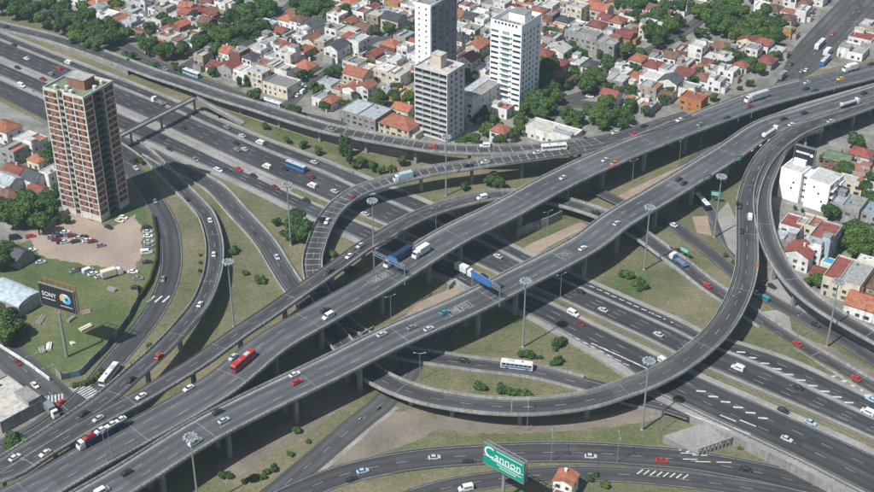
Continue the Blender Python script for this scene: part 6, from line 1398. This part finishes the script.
def print_bar(t, x0, x1, y, z, hh, mat='print_white', n=9, seed=1):
    r = random.Random(seed); mb = MB(); x = x0
    while x < x1:
        l = r.uniform(0.25, 0.8)*(x1-x0)/n; mb.box(x, min(x+l, x1), y-0.02, y-0.005, z-hh/2, z+hh/2); x += l+0.12*(x1-x0)/n
    mb.build('small_print', M[mat], t)
print_bar(t, c.x-w*0.43, c.x-w*0.06, c.y, zc-1.3, 0.34, seed=2); print_bar(t, c.x+w*0.08, c.x+w*0.42, c.y, zc-2.7, 0.3, seed=4)
def disc(t, x, z, rx, rz_, y, mat, a0=0, a1=360, inner=0.0, name='orb'):
    mb = MB(); n = 20
    for k in range(n):
        p, q = R(a0+(a1-a0)*k/n), R(a0+(a1-a0)*(k+1)/n)
        mb.face([(x+rx*inner*math.cos(p), y, z+rz_*inner*math.sin(p)), (x+rx*math.cos(p), y, z+rz_*math.sin(p)), (x+rx*math.cos(q), y, z+rz_*math.sin(q)), (x+rx*inner*math.cos(q), y, z+rz_*inner*math.sin(q))] if inner else
                [(x, y, z), (x+rx*math.cos(p), y, z+rz_*math.sin(p)), (x+rx*math.cos(q), y, z+rz_*math.sin(q))])
    mb.build(name, M[mat], t)
ox = c.x+w*0.26
disc(t, ox, zc+0.7, 2.1, 2.1, c.y-0.02, 'print_cyan'); disc(t, ox-0.3, zc+0.7, 2.5, 2.3, c.y-0.03, 'print_amber', 100, 215, 0.45); disc(t, ox+0.5, zc+0.5, 1.25, 1.25, c.y-0.04, 'print_blue'); disc(t, ox+0.4, zc+0.6, 0.55, 0.6, c.y-0.05, 'board_black'); disc(t, ox, zc+0.7, 2.15, 2.15, c.y-0.045, 'print_white', 60, 120, 0.7)
disc(t, ox, zc+0.7, 2.3, 2.2, c.y-0.035, 'print_blue', 250, 360, 0.7)
t, c, w, h, zc = billboard('green billboard with large white lettering on a single post at the bottom edge', (503,500), (22.3, 14.2), ((484,442.5),(524,464)), M['board_green'])
lettering('C', 6.0, M['print_white'], 'lettering', t, (c.x-w*0.365, c.y-0.05, zc+1.25), vert(), 1.0); lettering('annon', 4.3, M['print_white'], 'lettering', t, (c.x+w*0.11, c.y-0.05, zc+0.85), vert(), 1.0)
for z, x0, x1, s in ((3.2, -0.18, 0.46, 3), (-1.0, -0.30, 0.40, 5), (-1.9, -0.16, 0.46, 6), (-2.8, -0.1, 0.32, 7)): print_bar(t, c.x+w*x0, c.x+w*x1, c.y, zc+z, 0.3, n=11, seed=s)
mb = MB(); mb.box(c.x-w/2+0.1, c.x+w/2-0.1, c.y-0.02, c.y-0.004, zc-0.62, zc-0.42); mb.build('underline', M['print_white'], t)
t, c, w, h, zc = billboard('dark rooftop billboard with faint white letters behind the white block', (801,172), (23.5, 15.5), ((795.5,145),(815.5,150.5)), M['board_black'])
print_bar(t, c.x-w*0.42, c.x+w*0.25, c.y, zc+1.2, 1.0, n=6, seed=8); disc(t, c.x+w*0.36, zc+0.8, 0.8, 0.8, c.y-0.03, 'print_white', name='emblem')
# green direction signs near the gore
def board_sign(label, px, py, z, w, h, rz, mat, posts=True, hp=5.0):
    c = P(px, py, z); t = thing('road_sign', label, 'road sign', c, R(rz))
    mb = MB(); mb.box(-w/2, w/2, 0, 0.12, hp-h, hp); mb.build('sign_panel', M[mat], t)
    mb = MB(); mb.box(-w/2+0.3, w/2-0.6, -0.02, -0.003, hp-h*0.42, hp-h*0.28); mb.box(-w/2+0.3, w/2-1.2, -0.02, -0.003, hp-h*0.75, hp-h*0.62); mb.build('sign_print', M['print_white'], t)
    mb = MB()
    for x in (-w*0.35, w*0.35): mb.tube((x, 0.2, -0.1), (x, 0.2, hp-0.2), 0.1, 0.1, 6)
    mb.build('post', M['metal'], t)
board_sign('green direction sign on the near flyover parapet left of the loop mast', 707, 182, 11.8, 4.2, 2.4, 30, 'green_sign', hp=3.4)
board_sign('green direction sign at the gore where the loop ramp leaves', 738, 163, 11.6, 4.2, 2.6, 30, 'green_sign', hp=3.6)
board_sign('green sign standing under the near flyover beside the dark bus', 715, 203, 0, 4.5, 2.6, -15, 'green_sign', hp=6)
board_sign('green sign beside the entry ramp above the blue flatbed truck', 684, 258, 0.2, 5, 2.4, -50, 'green_sign', hp=5)
board_sign('small orange work sign on the parapet of the loop ramp', 757, 268, 9.8, 1.4, 1.4, 10, 'orange', hp=2.4)
# footbridge over the highway behind the brick tower
def footbridge():
    a, b, e = P(119, 137, 7), P(195, 98.5, 7), P(243, 124, 0.3); org = Vector((b.x, b.y, 0)); t = thing('footbridge', 'long concrete footbridge crossing the highway behind the brick tower', 'footbridge', org)
    def flight(p, q, nm):
        d = (q-p).normalized(); n = Vector((-d.y, d.x, 0)).normalized(); mb = MB(); mb.beam(p, q, 3.0, 0.5); mb.build(nm, M['conc'], t, org)
        for s in (-1.42, 1.42):
            mb = MB(); mb.beam(p+n*s+Vector((0,0,1.15)), q+n*s+Vector((0,0,1.15)), 0.14, 0.14); mb.beam(p+n*s+Vector((0,0,0.5)), q+n*s+Vector((0,0,0.5)), 0.12, 0.5)
            k = int((q-p).length/2.5)
            for i in range(k+1): c = p.lerp(q, i/k)+n*s; mb.box(c.x-.07, c.x+.07, c.y-.07, c.y+.07, c.z+0.2, c.z+1.15)
            mb.build('railing', M['rail'], t, org)
    flight(a, b, 'walkway'); m = P(219, 111.5, 3.6); flight(b+Vector((0,0,-0.02)), m, 'stair'); flight(m+Vector((0,0,-0.02)), e, 'stair')
    for p in (P(122.5,143), P(158.5,127.5), P(192,106), P(197,107), P(219,119)):
        top = 6.7 if p.x < b.x-1 or True else 3
        f = (Vector((p.x, p.y, 0))-Vector((a.x, a.y, 0))).length/max(1, (Vector((b.x, b.y, 0))-Vector((a.x, a.y, 0))).length)
        on = Vector((a.x, a.y, 0)).lerp(Vector((b.x, b.y, 0)), min(f, 0.985)); zt = 6.76
        if f > 1.05: on = Vector((m.x, m.y, 0)); zt = 3.3
        mb = MB(); mb.box(-0.5, 0.5, -0.5, 0.5, -0.1, zt); mb.build('pier', M['conc'], t, loc=(on.x-org.x, on.y-org.y, 0))
footbridge()
# walls and fences
def wall_line(name, label, cat, pts, h, mat, th=0.25, post=None, seg=3.0, piece='panel'):
    q = [P(*p) for p in pts]; org = q[len(q)//2].copy(); t = thing(name, label, cat, org); k = 0
    mats = mat if isinstance(mat, list) else [mat]; rq = random.Random(len(pts)*7)
    for a, b in zip(q, q[1:]):
        n = max(1, int((b-a).length/seg))
        for i in range(n):
            p0, p1 = a.lerp(b, i/n), a.lerp(b, (i+0.985)/n); mb = MB(); hh = h*rq.uniform(0.96, 1.04); mb.beam(p0+Vector((0,0,hh/2)), p1+Vector((0,0,hh/2)), th, hh); mb.build(piece, rq.choice(mats), t, org); k += 1
    if post:
        mb = MB()
        for a, b in zip(q, q[1:]):
            n = max(1, int((b-a).length/seg))
            for i in range(n): p = a.lerp(b, i/n); mb.box(p.x-.1, p.x+.1, p.y-.1, p.y+.1, 0, h+0.2)
        tag(mb.build('post', post, t, org), kind='stuff')
    return t
mural = [plain('mural_blue', (0.16,0.25,0.38), 0.8, 0, 0.2, 0.35), plain('mural_grey', (0.30,0.33,0.36), 0.8, 0, 0.2, 0.35), plain('mural_dark', (0.14,0.13,0.17), 0.8, 0, 0.2, 0.35), plain('mural_pale', (0.36,0.42,0.48), 0.8, 0, 0.2, 0.35)]
wall_line('painted_fence', 'blue and grey painted panel fence curving round the lawn beside the exit road', 'fence', [(137,288),(139,300),(128,322),(118,335),(104,352),(90,366),(80,376),(62,380),(56,374)], 2.6, mural, 0.2, M['dark_metal'])
wall_line('mesh_fence', 'dark hedge covered fence along the exit road above the painted fence', 'fence', [(153,218),(157,238),(157,262),(150,284),(140,300)], 2.2, [leaf('hedge_leaf', (0.03,0.055,0.02), (0.045,0.07,0.03), (0.07,0.09,0.04))], 0.9, None, 4.0, 'hedge_panel')
wall_line('street_wall', 'low white wall between the lawn and the side street at left', 'wall', [(-30,329),(0,347),(30,366),(50,381)], 1.6, WALL['white'], 0.3)
wall_line('lot_wall', 'pale wall at the upper edge of the gravel lot', 'wall', [(44,232),(58,222),(70,211)], 2.2, WALL['beige'], 0.3)
wall_line('barrier_wall', 'concrete wall with openings under the far flyover beside the highway', 'wall', [(516,238),(530,232),(548,226),(562,219)], 4.5, M['conc'], 0.4, None, 4.0)
# white retaining faces of the underpass between the two flyovers
wall_line('retaining_wall', 'pale retaining wall of the loop underpass between the flyovers', 'wall', [(346,332),(362,338),(374,331)], 2.4, M['slab'], 0.4, None, 4.0)
wall_line('bridge_parapet', 'short pale parapet and pillars where the highway crosses the service road between the flyovers', 'parapet', [(448,290),(455,283),(468,291),(480,297)], 2.2, M['parapet'], 0.5, None, 3.0)
# abutment with columns under the highway at lower right
def abut():
    org = P(706, 447); t = thing('bridge_abutment', 'concrete abutment with sloped apron and short columns under the highway edge at lower right', 'abutment', org, R(20))
    mb = MB(); mb.mesh_part([(-13,7,3.2),(13,9,3.6),(6,-1.5,0.1),(-4,-2.5,0.1),(-13,7,-0.2),(13,9,-0.2),(6,-1.5,-0.2),(-4,-2.5,-0.2)], [(0,3,2,1),(4,5,6,7),(0,1,5,4),(1,2,6,5),(2,3,7,6),(3,0,4,7)]); mb.build('apron', M['slab'], t)
    for k in range(9):
        mb = MB(); mb.box(-5+k*1.6, -4.4+k*1.6, -3.4+k*0.16, -2.8+k*0.16, -0.1, 3.0); mb.build('column', M['conc'], t)
    mb = MB(); mb.beam((-5.2,-3.1,3.2),(8.8,-1.7,3.2),0.8,0.5); mb.build('cap_beam', M['conc'], t)
abut()
# workers' van lights and power masts left out; haze --------------------------------
if True:
    mb = MB(); mb.box(-900, 900, -60, 1500, -1.0, 310.0)
    hm = bpy.data.materials.new('haze_air'); hm.use_nodes = True; tn = hm.node_tree; tn.nodes.remove(tn.nodes['Principled BSDF'])
    v = tn.nodes.new('ShaderNodeVolumePrincipled'); v.inputs['Color'].default_value = (0.66, 0.88, 1.0, 1); v.inputs['Density'].default_value = 0.00012; v.inputs['Anisotropy'].default_value = 0.2
    tn.links.new(v.outputs[0], tn.nodes['Material Output'].inputs['Volume'])
    o = mb.build('haze', hm); o['kind'] = 'stuff'
